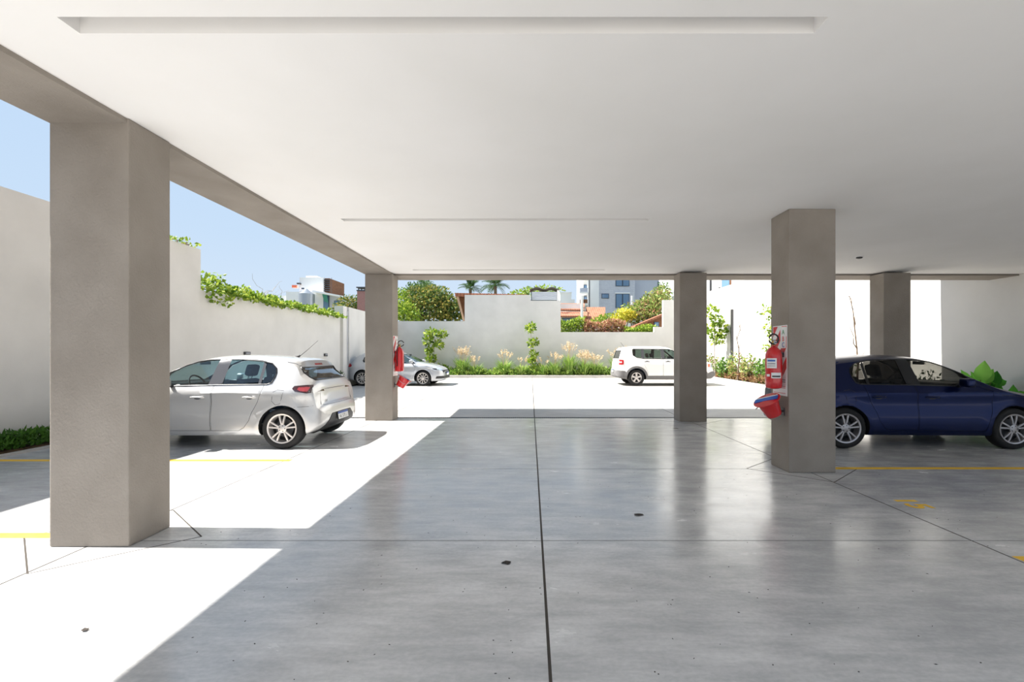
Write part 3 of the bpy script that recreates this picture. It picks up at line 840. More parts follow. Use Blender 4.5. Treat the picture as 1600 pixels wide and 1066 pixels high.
JEEP = dict(
    paint=M_WHITEP, R=.345, rr=.215, tw=.22, wb=2.57, arch=.405, track=1.55, tum=.26, crown=.075, cp=6, wheel='five', glass=glassmat('green_car_glass', (0.40, 0.50, 0.45, 1), .08),
    top=[(-.83, .60), (-.82, .70), (-.79, .74), (-.76, .80), (-.745, 1.0), (-.725, 1.10), (-.64, 1.38), (-.58, 1.55), (-.52, 1.625), (-.35, 1.665), (.3, 1.69), (.9, 1.685), (1.35, 1.65), (1.55, 1.58), (1.85, 1.34), (2.08, 1.17), (2.2, 1.115), (2.6, 1.09), (3.0, 1.05), (3.2, .99), (3.27, .86), (3.33, .72), (3.40, .66), (3.42, .55)],
    bot=[(-.83, .42), (-.78, .37), (-.6, .31), (-.4, .28), (0, .27), (2.57, .27), (3.1, .28), (3.3, .34), (3.42, .42)],
    wid=[(-.83, .60), (-.81, .70), (-.76, .78), (-.6, .86), (-.2, .895), (.4, .90), (1.6, .90), (2.6, .90), (2.95, .875), (3.15, .82), (3.3, .72), (3.42, .60)],
    belt=[(-.83, 1.13), (0, 1.13), (1.2, 1.115), (2.2, 1.10), (3.42, 1.06)],
    g=[(.2, .92), (.32, .97), (.45, .99), (.62, .995), (.80, 1.0), (.95, .995), (1.05, .975), (1.13, .955)],
    cavx=(-.55, 2.05), cavz=.45,
    dlo=[(-.14, 1.30), (.02, 1.195), (.3, 1.155), (2.02, 1.14), (1.8, 1.34), (1.56, 1.515), (1.4, 1.555), (-.12, 1.565), (-.16, 1.53)],
    wind=[(-.70, 1.17), (.70, 1.17), (.60, 1.54), (-.60, 1.54)],
    rear_glass=[(-.62, 1.16), (.62, 1.16), (.58, 1.50), (-.58, 1.50)],
    doors=[[(1.14, .42), (1.14, 1.13), (1.12, 1.60), (1.40, 1.595), (1.62, 1.535), (1.86, 1.35), (2.08, 1.13), (2.10, .70), (2.02, .42)],
           [(1.13, .42), (1.13, 1.13), (1.11, 1.60), (.28, 1.605), (.24, 1.5), (.26, 1.12), (.36, .84), (.46, .64), (.52, .42)]],
    handles=[(1.34, 1.03), (.45, 1.03)], handle_mat=M_BLACK,
    panes=[(0, [(1.2, 1.16), (1.97, 1.15), (1.78, 1.33), (1.55, 1.505), (1.4, 1.545), (1.19, 1.55)]), (1, [(.34, 1.165), (1.05, 1.155), (1.05, 1.55), (.33, 1.555)]),
           (-1, [(-.13, 1.305), (.03, 1.205), (.22, 1.175), (.22, 1.555), (-.11, 1.555), (-.145, 1.53)])],
    pillars=[[(1.05, 1.15), (1.20, 1.148), (1.19, 1.56), (1.05, 1.56)], [(.21, 1.165), (.34, 1.155), (.33, 1.56), (.21, 1.56)]],
    areas=[('tail_lamp', M_LAMPRED, .012, 'side', [(-.80, .90), (-.56, .90), (-.54, .93), (-.54, 1.10), (-.80, 1.12)], (.50, 1.2), False),
           ('lamp_lens', M_WHITE, .018, 'side', [(-.72, .98), (-.62, .98), (-.62, 1.03), (-.72, 1.03)], (.50, 1.2), False),
           ('rear_bumper', M_CLAD, .016, 'side', [(-.95, .30), (-.38, .30), (-.38, .52), (-.48, .62), (-.95, .68)], (-1.2, 1.2), True),
           ('front_bumper', M_CLAD, .016, 'side', [(2.95, .30), (3.6, .30), (3.6, .64), (3.2, .60), (3.0, .52)], (-1.2, 1.2), True),
           ('sill_cladding', M_CLAD, .016, 'side', [(.3, .22), (2.27, .22), (2.2, .42), (.36, .42)], (.6, 1.3), True),
           ('wheel_arch_cladding', M_CLAD, .020, 'side', circle(0, .35, .485, 28, 0, math.pi) + circle(0, .35, .40, 28, math.pi, 0)[1:-1], (.6, 1.3), False),
           ('front_arch_cladding', M_CLAD, .020, 'side', circle(2.57, .35, .485, 28, 0, math.pi) + circle(2.57, .35, .40, 28, math.pi, 0)[1:-1], (.6, 1.3), False),
           ('head_lamp', M_LAMPCLR, .010, 'side', [(3.08, .78), (3.5, .78), (3.5, .95), (3.08, .95)], (.46, 1.0), False),
           ('turn_lamp', M_ORANGE, .016, 'side', [(3.04, .80), (3.14, .80), (3.14, .93), (3.04, .93)], (.5, 1.2), False),
           ('grille', M_BLACK, .008, 'front', [(-.44, .74), (.44, .74), (.44, .94), (-.44, .94)], (3.0, 3.7), False)],
    mirror_areas={'tail_lamp': 1, 'lamp_lens': 1, 'head_lamp': 1, 'turn_lamp': 1, 'sill_cladding': 1, 'wheel_arch_cladding': 1, 'front_arch_cladding': 1},
    seams=[], mirror=(1.90, 1.13), mirror_mat=M_BLACK, seat_x=.95, dash_x=1.85, dash_w=.70, dash_z=1.15)

def plate(root, x, z, side, back_ang=0.0, txt=True):
    """a number plate facing along x at the given place"""
    T = Matrix.Translation((x, 0, z)) @ Matrix.Rotation(back_ang, 4, 'Y')
    p = MB().box(-.006, .006, -.21, .21, -.07, .07, mat=T).build('number_plate', M_BLACK, root, bevel=.003)
    s = -.0075 if side < 0 else .0065
    MB().box(s, s + .001, -.20, .20, -.06, .028, mat=T).build('plate_face', M_WHITE, p)
    MB().box(s, s + .001, -.20, .20, .028, .062, mat=T).build('plate_band', M_PLATEBLUE, p)
    if txt:
        me = text_mesh('AE 570 LI', .085); me.materials.append(M_BLACK)
        R_ = Matrix(((0, 0, side, 0), (side, 0, 0, 0), (0, 1, 0, 0), (0, 0, 0, 1)))
        me.transform(T @ Matrix.Translation((s + side * .0022, 0, -.018)) @ R_)
        tag(link('plate_lettering', me, p), kind='stuff')

def squeeze(x): return x if x > -.1 else -.1 + (x + .1) * .78
for k_ in ('top', 'bot', 'wid', 'belt'): HATCH[k_] = [(squeeze(a), b) for a, b in HATCH[k_]]
HATCH['areas'] = [(n_, m_, e_, kd, [(squeeze(a), b) for a, b in po] if kd == 'side' else po, rg if kd == 'side' else (squeeze(rg[0]), squeeze(rg[1])), cw) for n_, m_, e_, kd, po, rg, cw in HATCH['areas']]
HATCH['seams'] = [([(squeeze(a), b) for a, b in po] if ax == 1 else po, ax, sd, r_) for po, ax, sd, r_ in HATCH['seams']]
HATCH['cavx'] = (-.36, 2.30)
hatch, hb, HS = build_car('hatchback_car', HATCH)
plate(hatch, -.592, .43, -1, math.radians(8))
an = MB().tube([(.18, 0, HS.top(.18) - .01), (.02, 0, HS.top(.18) + .12), (-.16, 0, HS.top(.18) + .28)], .006, 6, taper=.4); an.cyl((.22, 0, HS.top(.2) - .01), (.15, 0, HS.top(.2) + .02), .03, .015, 10)
an.build('antenna', M_BLACK, hatch, smooth=True)
# twin tail pipes and wiper
x_ = hb.ray_cast(Vector((-4, 0, 1.09)), Vector((1, 0, 0)))[0].x
MB().tube([(x_ - .02, .0, 1.07), (x_ - .0, -.12, 1.085), (x_ + .03, -.36, 1.10)], .009, 6).build('rear_wiper', M_BLACK, hatch)
me = text_mesh('208', .055); me.materials.append(M_STEEL)
xb = hb.ray_cast(Vector((-4, .42, .72)), Vector((1, 0, 0)))[0].x
me.transform(Matrix.Translation((xb - .012, .42, .71)) @ Matrix(((0, 0, -1, 0), (-1, 0, 0, 0), (0, 1, 0, 0), (0, 0, 0, 1))))
link('model_badge', me, hatch)

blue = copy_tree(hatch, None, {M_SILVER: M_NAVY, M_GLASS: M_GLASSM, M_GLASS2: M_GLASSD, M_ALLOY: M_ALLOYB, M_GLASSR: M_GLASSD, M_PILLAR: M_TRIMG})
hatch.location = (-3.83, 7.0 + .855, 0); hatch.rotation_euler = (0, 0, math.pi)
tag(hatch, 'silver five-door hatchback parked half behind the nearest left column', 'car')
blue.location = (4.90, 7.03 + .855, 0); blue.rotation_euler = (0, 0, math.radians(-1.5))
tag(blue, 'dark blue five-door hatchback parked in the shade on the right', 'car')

golf, gb, GS = build_car('compact_car', GOLF)
golf.location = (-7.15, 19.4 + .88, slope(20.2)); golf.rotation_euler = (0, 0, math.radians(-3))
tag(golf, 'distant silver compact car seen behind the far left column', 'car')
plate(golf, 3.49, .50, 1, 0, False)

jeep, jb, JS = build_car('off_road_car', JEEP)
jeep.location = (4.50, 19.3 + .90, slope(20.2)); jeep.rotation_euler = (0, 0, 0)
tag(jeep, 'white boxy off-road car parked in the sunlit yard', 'car')
plate(jeep, -.86, .62, -1, 0, False)
MB().tube([(-.35, 0, 1.66), (-.42, 0, 1.76), (-.5, 0, 1.86)], .006, 6).build('antenna', M_BLACK, jeep)
me = text_mesh('Jeep', .13); me.materials.append(M_BLACK)
xb = jb.ray_cast(Vector((-4, .45, .98)), Vector((1, 0, 0)))[0].x
me.transform(Matrix.Translation((xb - .01, .40, .98)) @ Matrix(((0, 0, -1, 0), (-1, 0, 0, 0), (0, 1, 0, 0), (0, 0, 0, 1))))
link('model_badge', me, jeep)

# ------------------------------------------------------------------ fire safety points on two columns (built on a wall at x = 0, standing out towards -x)
def clip_band(y0, y1, z0, z1, s0, s1):
    """the part of the diagonal band s0 < z + y*1.25 < s1 inside the rectangle"""
    poly = [(y0, z0), (y1, z0), (y1, z1), (y0, z1)]
    for sgn, lim in ((1, s0), (-1, s1)):
        out = []
        for a, b in zip(poly, poly[1:] + poly[:1]):
            fa = sgn * (a[1] + a[0] * 1.25 - lim); fb = sgn * (b[1] + b[0] * 1.25 - lim)
            if fa >= 0: out.append(a)
            if fa * fb < 0:
                t = fa / (fa - fb); out.append((a[0] + (b[0] - a[0]) * t, a[1] + (b[1] - a[1]) * t))
        poly = out
        if not poly: return None
    return poly

def safety_sign(loc, rz, label):
    r = empty('safety_sign', loc, rz, label, 'sign', 'striped signs behind the fire extinguishers')
    w_ = .165
    MB().box(-.006, 0, -w_, w_, 0, .89).build('board', M_WHITE, r, bevel=.002)
    for k_ in range(-2, 5):
        po = clip_band(-w_ + .012, w_ - .012, .235, .878, .16 + k_ * .26, .16 + k_ * .26 + .14)
        if po and len(po) > 2: MB().prism(po, 0, -.0075, -.006).build('stripe', M_SIGNRED, r)
    MB().box(-.009, -.006, -.145, -.02, .60, .87).build('class_panel', M_WHITE, r)
    for ch, y_, z_, col in (('A', -.085, .80, M_GREENP), ('B', -.085, .715, M_SIGNRED), ('C', -.085, .64, M_BLUE)):
        me = text_mesh(ch, .085, .0006); me.materials.append(col)
        me.transform(Matrix.Translation((-.0102, y_, z_)) @ Matrix(((0, 0, -1, 0), (-1, 0, 0, 0), (0, 1, 0, 0), (0, 0, 0, 1))))
        link('class_letter', me, r)
    MB().box(-.0085, -.006, -w_ + .01, w_ - .01, .012, .225).build('text_panel', M_WHITE, r)
    for z_, h_ in ((.195, .012), (.17, .012), (.115, .006), (.095, .006), (.03, .006)):
        MB().box(-.0095, -.0085, -w_ + .03, w_ - .03, z_, z_ + h_).build('text_line', M_PINK if h_ > .01 else M_SIGNRED, r)
    return r

def curved_label(m, cx, cy, r, a0, a1, z0, z1, mi=0, n=8):
    vs = []
    for i in range(n + 1):
        a = math.radians(a0 + (a1 - a0) * i / n)
        vs += [(cx + r * math.cos(a), cy + r * math.sin(a), z0), (cx + r * math.cos(a), cy + r * math.sin(a), z1)]
    m.add(vs, [(2 * i, 2 * i + 2, 2 * i + 3, 2 * i + 1) for i in range(n)], mi); return m

def extinguisher(loc, rz, label):
    r = empty('fire_extinguisher', loc, rz, label, 'fire extinguisher', 'red fire extinguishers hung on columns')
    T = Matrix.Translation((-.115, 0, 0))
    MB().lathe([(.06, 0), (.088, .012), (.096, .04), (.097, .10), (.097, .40), (.093, .44), (.076, .485), (.045, .52), (.026, .535), (.024, .55)], 32, mat=T).build('cylinder', M_RED, r, smooth=True, angle=40)
    MB().cyl((-.115, 0, .545), (-.115, 0, .60), .024, .02, 14).cyl((-.115, -.035, .58), (-.115, .02, .58), .012, n=10).build('valve', M_BRASS, r, smooth=True)
    g_ = MB().lathe([(.001, 0), (.02, 0), (.02, .012), (.001, .014)], 16, mat=Matrix.Translation((-.115, -.032, .58)) @ Matrix.Rotation(math.pi / 2, 4, 'X'))
    g_.build('pressure_gauge', M_GALV, r)
    lv = MB()
    lv.box(-.125, -.105, -.115, .02, .605, .615); lv.build('upper_lever', M_BLACK, r, bevel=.003)
    MB().box(-.125, -.105, -.10, .01, .575, .583, mat=Matrix.Translation((0, 0, 0))).build('lower_lever', M_BLACK, r, bevel=.003)
    pts = []
    for i in range(25):
        a = 2 * math.pi * i / 24 * .92 + .2
        pts.append((-.135 - .062 * math.cos(a), -.05 + .02 * math.sin(a * .5), .625 + .062 * math.sin(a)))
    MB().tube(pts, .010, 8).build('hose_loop', M_BLACK, r, smooth=True, angle=60)
    MB().tube([(-.115, .02, .58), (-.10, .07, .57), (-.09, .10, .50), (-.09, .112, .35), (-.095, .113, .12)], .011, 8).build('hose', M_BLACK, r, smooth=True, angle=60)
    lab = curved_label(MB(), -.115, 0, .0985, 190, 262, .26, .385).build('instruction_label', M_WHITE, r, smooth=True)
    for z_, h_, mt in ((.345, .02, M_BLUE), (.31, .012, M_PINK), (.285, .008, M_PINK)): curved_label(MB(), -.115, 0, .0995, 198, 252, z_, z_ + h_).build('print_line', mt, lab, smooth=True)
    lab = curved_label(MB(), -.115, 0, .0985, 226, 296, .135, .205).build('maker_label', M_WHITE, r, smooth=True)
    curved_label(MB(), -.115, 0, .0995, 232, 290, .15, .168).build('print_line', M_BLACK, lab, smooth=True)
    curved_label(MB(), -.115, 0, .0985, 190, 216, .155, .185).build('round_label', M_WHITE, r, smooth=True)
    MB().box(-.03, 0, -.03, .03, .40, .46).build('wall_hook', M_STEEL, r, bevel=.004)
    curved_label(MB(), -.115, 0, .0988, 0, 358, .225, .24, n=30).build('strap', M_RED, r, smooth=True)
    return r

def bucket(loc, rz, label):
    r = empty('fire_bucket', loc, rz, label, 'bucket', 'red fire buckets hung below the extinguishers')
    ax = Vector((-.50, -.12, .86)).normalized()
    Q = Matrix.Translation((-.115, 0, .035)) @ ax.to_track_quat('Z', 'X').to_matrix().to_4x4()
    MB().lathe([(.085, 0), (.09, .004), (.128, .20), (.128, .212), (.12, .212), (.083, .012), (.001, .012)], 32, mat=Q).build('pail', M_RED, r, smooth=True, angle=40)
    MB().lathe([(.001, .212), (.16, .212), (.165, .218), (.16, .226), (.05, .236), (.001, .238)], 36, mat=Q).build('lid', M_RED, r, smooth=True, angle=40)
    MB().box(-.045, .03, -.14, .14, .232, .2405, mat=Q @ Matrix.Rotation(.6, 4, 'Z')).build('blue_stripe', M_BLUE, r)
    MB().box(.03, .055, -.13, .13, .232, .2405, mat=Q @ Matrix.Rotation(.6, 4, 'Z')).build('white_stripe', M_WHITE, r)
    MB().box(-.05, 0, -.012, .012, .07, .095).box(-.012, 0, -.03, .03, .03, .13).build('bracket', M_STEEL, r, bevel=.003)
    st = MB()
    st.tube([Q @ Vector((.165 * math.cos(a), .165 * math.sin(a), .214 - .10 * math.sin(a))) for a in [math.pi * i / 14 for i in range(15)]], .004, 6)
    st.build('bail_handle', M_GALV, r)
    return r

safety_sign((3.19, 5.815, .94), 0, 'red and white striped safety sign on the hall column beside the blue car')
extinguisher((3.184, 5.745, 1.03), 0, 'red fire extinguisher hung before the striped sign beside the blue car')
bucket((3.19, 5.74, .665), 0, 'red fire bucket with blue stripe at the column beside the blue car')
safety_sign((-3.035, 10.21, .98), math.pi, 'striped safety sign seen edge-on on the far left column')
extinguisher((-3.041, 10.16, 1.075), math.pi, 'red fire extinguisher on the far left column before the distant silver car')
bucket((-3.035, 10.16, .70), math.pi, 'red fire bucket with blue stripe on the far left column')

# dry leaves lying on the hall floor
M_DRY = plain('dry_leaf', rgb(52, 46, 42), 0.9)
def floor_leaf(px, py, size, label, a):
    d_ = CH * F / (py - CY); p = Vector((PX(px, d_), d_, 0.0))
    n_ = 9; rg = random.Random(px); vs = [(0, 0, .006)]
    for i in range(n_):
        t = 2 * math.pi * i / n_ + a; rr_ = size * (.5 + .6 * rg.random()); vs.append((rr_ * math.cos(t) * 1.3, rr_ * math.sin(t), .001 + .008 * rg.random()))
    o_ = MB().add(vs, [(0, 1 + i, 1 + (i + 1) % n_) for i in range(n_)]).build('dry_leaf', M_DRY); o_.location = p
    tag(o_, label, 'leaf', 'dry leaves on the hall floor')
floor_leaf(790, 880, .035, 'dark dry leaf lying left of the long floor joint', .2)
floor_leaf(998, 805, .035, 'dark dry leaf lying right of the long floor joint', .9)
floor_leaf(1056, 670, .05, 'small dark leaf at the foot of the bare greige column', .5)
floor_leaf(132, 986, .018, 'tiny dark leaf on the sunlit floor before the nearest column', .1)

# scattered crumbs on the hall floor, too small to count
db = MB(); rg = random.Random(5)
for _ in range(150):
    px = rg.uniform(300, 1560); py = 1066 - (rg.random() ** .7) * 330; d_ = CH * F / (py - CY); cx_, cy_ = PX(px, d_), d_
    if cx_ < -2.9 or (3.1 < cx_ < 3.85 and 5.5 < cy_ < 6.1): continue
    a = rg.uniform(0, 6.28); l_ = rg.uniform(.004, .011); w_ = rg.uniform(.002, .005); u = Vector((math.cos(a), math.sin(a), 0)); v = Vector((-u.y, u.x, 0)); c0 = Vector((cx_, cy_, 0))
    q_ = [c0 - u * l_, c0 - v * w_, c0 + u * l_, c0 + v * w_]
    db.add([p + Vector((0, 0, .0003)) for p in q_] + [c0 + Vector((0, 0, .003))], [(0, 1, 4), (1, 2, 4), (2, 3, 4), (3, 0, 4)])
tag(db.build('floor_crumbs', M_DRY), 'tiny dark crumbs scattered over the hall floor', 'debris', None, 'stuff')

# ------------------------------------------------------------------ plants
RG = random.Random(21)
def rv(): 
    while True:
        v = Vector((RG.uniform(-1, 1), RG.uniform(-1, 1), RG.uniform(-1, 1)))
        if .05 < v.length < 1: return v.normalized()
UP = Vector((0, 0, 1))
def cloud(m, c, r, n, L, shell=.45, droop=0.0, W=.55, mi=0):
    c = Vector(c)
    for _ in range(n):
        d = rv(); f = (shell + (1 - shell) * RG.random() ** .7) * RG.uniform(.85, 1.08)
        p = c + Vector((d.x * r[0], d.y * r[1], d.z * r[2])) * f
        q = (d * .6 + rv() * .8 + Vector((0, 0, .15 - droop)))
        l_ = L * RG.uniform(.65, 1.25)
        m.leaf(p, q, rv(), l_, l_ * W, mi)
    return m

LF_FRESH = leafmat('fresh_leaves', [rgb(70, 104, 30), rgb(128, 156, 48), rgb(172, 184, 74), rgb(94, 128, 40), rgb(150, 170, 62)])
LF_MID = leafmat('mid_green_leaves', [rgb(62, 96, 40), rgb(88, 124, 52), rgb(120, 150, 66)])
LF_DARK = leafmat('dark_green_leaves', [rgb(44, 76, 40), rgb(66, 98, 52), rgb(92, 118, 62), rgb(58, 86, 46)])
LF_AUT = leafmat('autumn_tinged_leaves', [rgb(62, 88, 44), rgb(92, 114, 54), rgb(138, 138, 66), rgb(164, 146, 76), rgb(78, 104, 50), rgb(70, 96, 46)])
LF_YEL = leafmat('yellow_green_leaves', [rgb(150, 160, 50), rgb(196, 194, 70), rgb(214, 196, 80)])
LF_RED = leafmat('reddish_hedge_leaves', [rgb(150, 96, 80), rgb(182, 126, 104), rgb(134, 128, 66), rgb(196, 150, 126)])
LF_BROWN = leafmat('brown_ground_cover', [rgb(112, 82, 60), rgb(148, 108, 80), rgb(124, 110, 66), rgb(168, 130, 98)])
LF_BUSH = leafmat('variegated_bush_leaves', [rgb(88, 118, 56), rgb(128, 150, 76), rgb(164, 176, 98), rgb(150, 112, 88), rgb(104, 134, 62)])
LF_GRASS = leafmat('grass_blades', [rgb(96, 134, 54), rgb(132, 164, 74), rgb(170, 186, 104)])
LF_PLUME = leafmat('grass_plumes', [rgb(206, 184, 150), rgb(222, 206, 176), rgb(190, 164, 130)])
LF_BIG = leafmat('glossy_big_leaves', [rgb(44, 112, 34), rgb(92, 172, 56), rgb(150, 210, 96)], .45, True)
BARK = noisy('bark', rgb(92, 78, 66), rgb(124, 108, 92), 14, .95, .5, 40)
BARKG = noisy('pale_bark', rgb(150, 140, 130), rgb(172, 162, 152), 14, .95, .3, 40)

def limb(m, a, b, r0, r1, k=4, wob=.06):
    a = Vector(a); b = Vector(b); pts = []
    for i in range(k + 1):
        t = i / k; p = a.lerp(b, t)
        if 0 < i < k: p += rv() * wob * (b - a).length
        pts.append(p)
    m.tube(pts, r0, 6, taper=r1 / r0); return pts

def tree(name, base, lobes, n, L, mat, label, cat='tree', group=None, trunk_r=.15, W=.55, shell=.4):
    base = Vector(base)
    r = empty(name, base, 0, label, cat, group)
    t = MB(); top = Vector(lobes[0][0]) - base
    limb(t, (0, 0, 0), top * .55, trunk_r, trunk_r * .7, 4, .03)
    for c, rad in lobes: limb(t, top * .5, Vector(c) - base, trunk_r * .5, trunk_r * .12, 4, .05)
    t.build('trunk', BARK, r, smooth=True)
    f = MB(); vol = sum(q[1][0] * q[1][2] for q in lobes)
    for c, rad in lobes: cloud(f, Vector(c) - base, rad, int(n * rad[0] * rad[2] / vol), L, shell, W=W)
    f.build('foliage', mat, r)
    return r

def bush(name, base, rad, n, L, mat, label, cat='bush', group=None, W=.5):
    r = empty(name, base, 0, label, cat, group)
    s_ = MB()
    for _ in range(6):
        d = Vector((RG.uniform(-1, 1) * rad[0], RG.uniform(-1, 1) * rad[1], rad[2] * RG.uniform(1.1, 1.7)))
        limb(s_, (0, 0, -.03), d * .8, .014, .006, 3, .04)
    s_.build('stems', BARK, r)
    cloud(MB(), (0, 0, rad[2]), rad, n, L, .25, W=W).build('foliage', mat, r)
    return r

def grass_clump(base, h, n, plumes, label, spread=.55):
    r = empty('flowering_grass', base, 0, label, 'ornamental grass', 'flowering grasses along the back wall')
    b = MB()
    for _ in range(int(n * 2.6)):
        a = RG.uniform(0, 2 * math.pi); o_ = Vector((math.cos(a), math.sin(a), 0)); l_ = h * RG.uniform(.45, .85)
        p0 = o_ * RG.uniform(0, .28); p1 = p0 + o_ * spread * .3 + UP * l_ * .6; p2 = p0 + o_ * spread * RG.uniform(.6, 1.2) + UP * l_ * RG.uniform(.7, 1.0)
        sd = Vector((-o_.y, o_.x, 0)) * .018
        b.add([p0 - sd, p0 + sd, p1 + sd * .8, p1 - sd * .8, p2], [(0, 1, 2, 3), (3, 2, 4)])
    b.build('blades', LF_GRASS, r)
    if plumes:
        q = MB()
        for _ in range(plumes * 3):
            a = RG.uniform(0, 2 * math.pi); o_ = Vector((math.cos(a), math.sin(a), 0))
            top = o_ * RG.uniform(.1, spread) + UP * h * RG.uniform(.85, 1.1); st = o_ * .05 + UP * h * .4
            q.tube([st, st.lerp(top, .6) + UP * .03, top], .006, 4)
            for i in range(16):
                t = RG.uniform(.7, 1.0); q.leaf(st.lerp(top, t), rv() + UP * .8, rv(), .10, .035)
        q.build('plumes', LF_PLUME, r)
    return r

def sapling(base, h, clusters, n, L, mat, label, group, bark=BARKG, lean=0.0):
    r = empty('young_tree', base, 0, label, 'tree', group)
    t = MB(); limb(t, (0, 0, -.05), (lean, 0, h), .028, .010, 5, .015)
    f = MB()
    for (dx, z, rad) in clusters:
        limb(t, (lean * z / h, 0, max(.2, z - .3)), (dx, RG.uniform(-.1, .1), z), .012, .005, 3, .05)
        cloud(f, (dx, 0, z), (rad, rad * .8, rad * .8), int(n * rad), L, .2, W=.6)
    t.build('trunk', bark, r, smooth=True); f.build('foliage', mat, r)
    return r

def bare_tree(base, h, label, lean=-.2):
    r = empty('bare_sapling', base, 0, label, 'tree', 'leafless saplings by the right wall')
    t = MB(); pts = limb(t, (0, 0, -.05), (lean, 0, h), .036, .010, 6, .03)
    t.build('trunk', BARK, r, smooth=True)
    for i in (2, 3, 4, 4, 5):
        b = MB(); limb(b, pts[i], pts[i] + Vector((RG.uniform(-.35, .35), RG.uniform(-.2, .2), RG.uniform(.35, .8))), .016, .006, 4, .06)
        b.build('branch', BARK, r, smooth=True)

# creeper over the low part of the left wall
def ivy(label, y0, y1, zt, n, hgt, drop, L, mat, name='creeper'):
    r = empty(name, (XW - .12, (y0 + y1) / 2, zt), 0, label, 'creeper', 'creepers on the left wall')
    f = MB(); st = MB(); ym = (y0 + y1) / 2
    st.tube([(RG.uniform(-.08, .08), y0 - ym + (y1 - y0) * i / 14, .03 + RG.uniform(0, .06)) for i in range(15)], .015, 5)
    for _ in range(n):
        t = RG.random(); y = y0 + (y1 - y0) * t
        h_ = hgt(t) * (.75 + .25 * math.sin(y * 5.0) + .15 * math.sin(y * 11))
        x_ = RG.gauss(.05, .16); z_ = RG.random() ** .8 * h_
        if x_ > .16: z_ = RG.uniform(-drop(t), h_ * .5)
        f.leaf(Vector((x_, y - ym, z_)), rv() + Vector((.5, 0, .1)), rv(), L * RG.uniform(.6, 1.2), L * RG.uniform(.5, .8))
    st.build('vine_stem', BARK, r); f.build('foliage', mat, r)
ivy('fresh green creeper spilling over the low stretch of the left wall', 10.95, 18.8, 3.0, 2600,
    lambda t: .34 * (1 - t) ** 5 + .25 - .07 * t, lambda t: .30 if t < .12 else .04, .13, LF_FRESH)
ivy('small tuft of creeper on the tall stretch of the left wall', 9.9, 10.7, 3.97, 60, lambda t: .16, lambda t: 0.0, .10, LF_FRESH)
# thin stray twigs above the creeper
tw = empty('dry_twigs', (XW - .1, 13.6, 3.2), 0, 'thin bare twigs rising above the creeper', 'twigs')
for i in range(6):
    b = MB(); limb(b, (RG.uniform(-.1, .1), RG.uniform(-.8, 1.4), 0), (RG.uniform(-.3, .3), RG.uniform(-1.0, 1.8), RG.uniform(.35, .65)), .006, .003, 5, .08); b.build('twig', BARKG, tw)

# low green by the left wall
def cover(name, x0, x1, y0, y1, z0, h, n, L, mat, label):
    f = MB(); cx, cy = (x0 + x1) / 2, (y0 + y1) / 2
    for _ in range(n):
        x_ = RG.uniform(x0, x1); y = RG.uniform(y0, y1); hh = h * (.7 + .3 * math.sin(y * 3.1 + x_ * 5)) 
        f.leaf(Vector((x_ - cx, y - cy, RG.random() * hh * .8)), rv() + UP * .9, rv(), L * RG.uniform(.6, 1.3), L * .4)
    o_ = f.build(name, mat); o_.location = (cx, cy, z0)
    tag(o_, label, 'ground cover', None, 'stuff')
LF_GRND = leafmat('kerb_ground_cover', [rgb(78, 116, 46), rgb(120, 152, 62), rgb(158, 176, 84), rgb(96, 130, 54)])
LF_LAWN = leafmat('low_green', [rgb(70, 112, 40), rgb(92, 136, 48), rgb(58, 94, 36)])
cover('ground_cover', XW + .08, -7.56, 5.6, 8.6, .06, .30, 2600, .09, LF_LAWN, 'low dense green plants at the foot of the left wall')
cover('ground_cover', XW + .08, -7.58, 8.6, 18.5, .06, .16, 1400, .09, LF_LAWN, 'thin low green along the left wall behind the silver hatchback')
cover('ground_cover', -7.4, 4.6, 24.95, 26.2, .26, .46, 6500, .20, LF_GRND, 'green ground cover along the kerb of the back wall')
cover('ground_cover', 9.72, 10.25, 16.5, 24.8, .22, .42, 3800, .15, LF_BROWN, 'brownish ground cover at the kerb of the right wall')
cover('ground_cover', 9.75, 10.4, 9.4, 12.5, .18, .25, 900, .12, LF_MID, 'low green plants behind the nose of the dark blue car')

bush('shrub', (-7.60, 18.2, .06), (.16, .16, .36), 130, .11, LF_DARK, 'small dark shrub by the slot of the left wall', group='shrubs by the left wall')
bush('shrub', (-7.55, 20.8, .1), (.2, .2, .40), 150, .11, LF_DARK, 'dark shrub behind the tail of the distant silver car', group='shrubs by the left wall')

# back bed
YP = 25.6
GS1 = 'young trees in the beds'
sapling((PX(678, YP), YP, .26), 2.5, [(-.15, 2.35, .36), (.45, 2.3, .26), (-.35, 1.95, .28), (.25, 1.75, .28), (-.25, 1.35, .28), (-.15, .95, .30)], 300, .20, LF_FRESH, 'bushy yellow-green young tree behind the distant silver car', GS1)
sapling((PX(829, YP), YP, .26), 2.85, [(.0, 2.65, .32), (.2, 1.85, .32), (.15, 1.2, .22), (.1, .85, .24)], 300, .20, LF_FRESH, 'slender young tree with round leaf tufts at the middle of the back wall', GS1)
for px, h, n, pl, lab in ((722, 1.5, 90, 9, 'tall flowering grass right of the distant silver car'), (742, 1.0, 60, 4, 'short flowering grass beside the tall one near the silver car'),
                          (788, 1.35, 70, 5, 'flowering grass left of the slender young tree'), (815, 1.0, 60, 2, 'green grass clump at the foot of the slender young tree'),
                          (848, .95, 60, 2, 'low grass clump just right of the slender young tree'), (866, 1.2, 70, 6, 'pale flowering grass below the tall wall edge'),
                          (890, 1.75, 90, 6, 'tallest flowering grass of the back bed'), (912, 1.3, 80, 9, 'dense pale plumed grass in the back bed'),
                          (930, 1.15, 70, 7, 'plumed grass at the right of the dense pale one'), (964, 1.5, 60, 4, 'flowering grass behind the tail of the white off-road car')):
    grass_clump((PX(px, YP - .2), YP - .2 + RG.uniform(-.15, .15), .26), h, n, pl, lab)
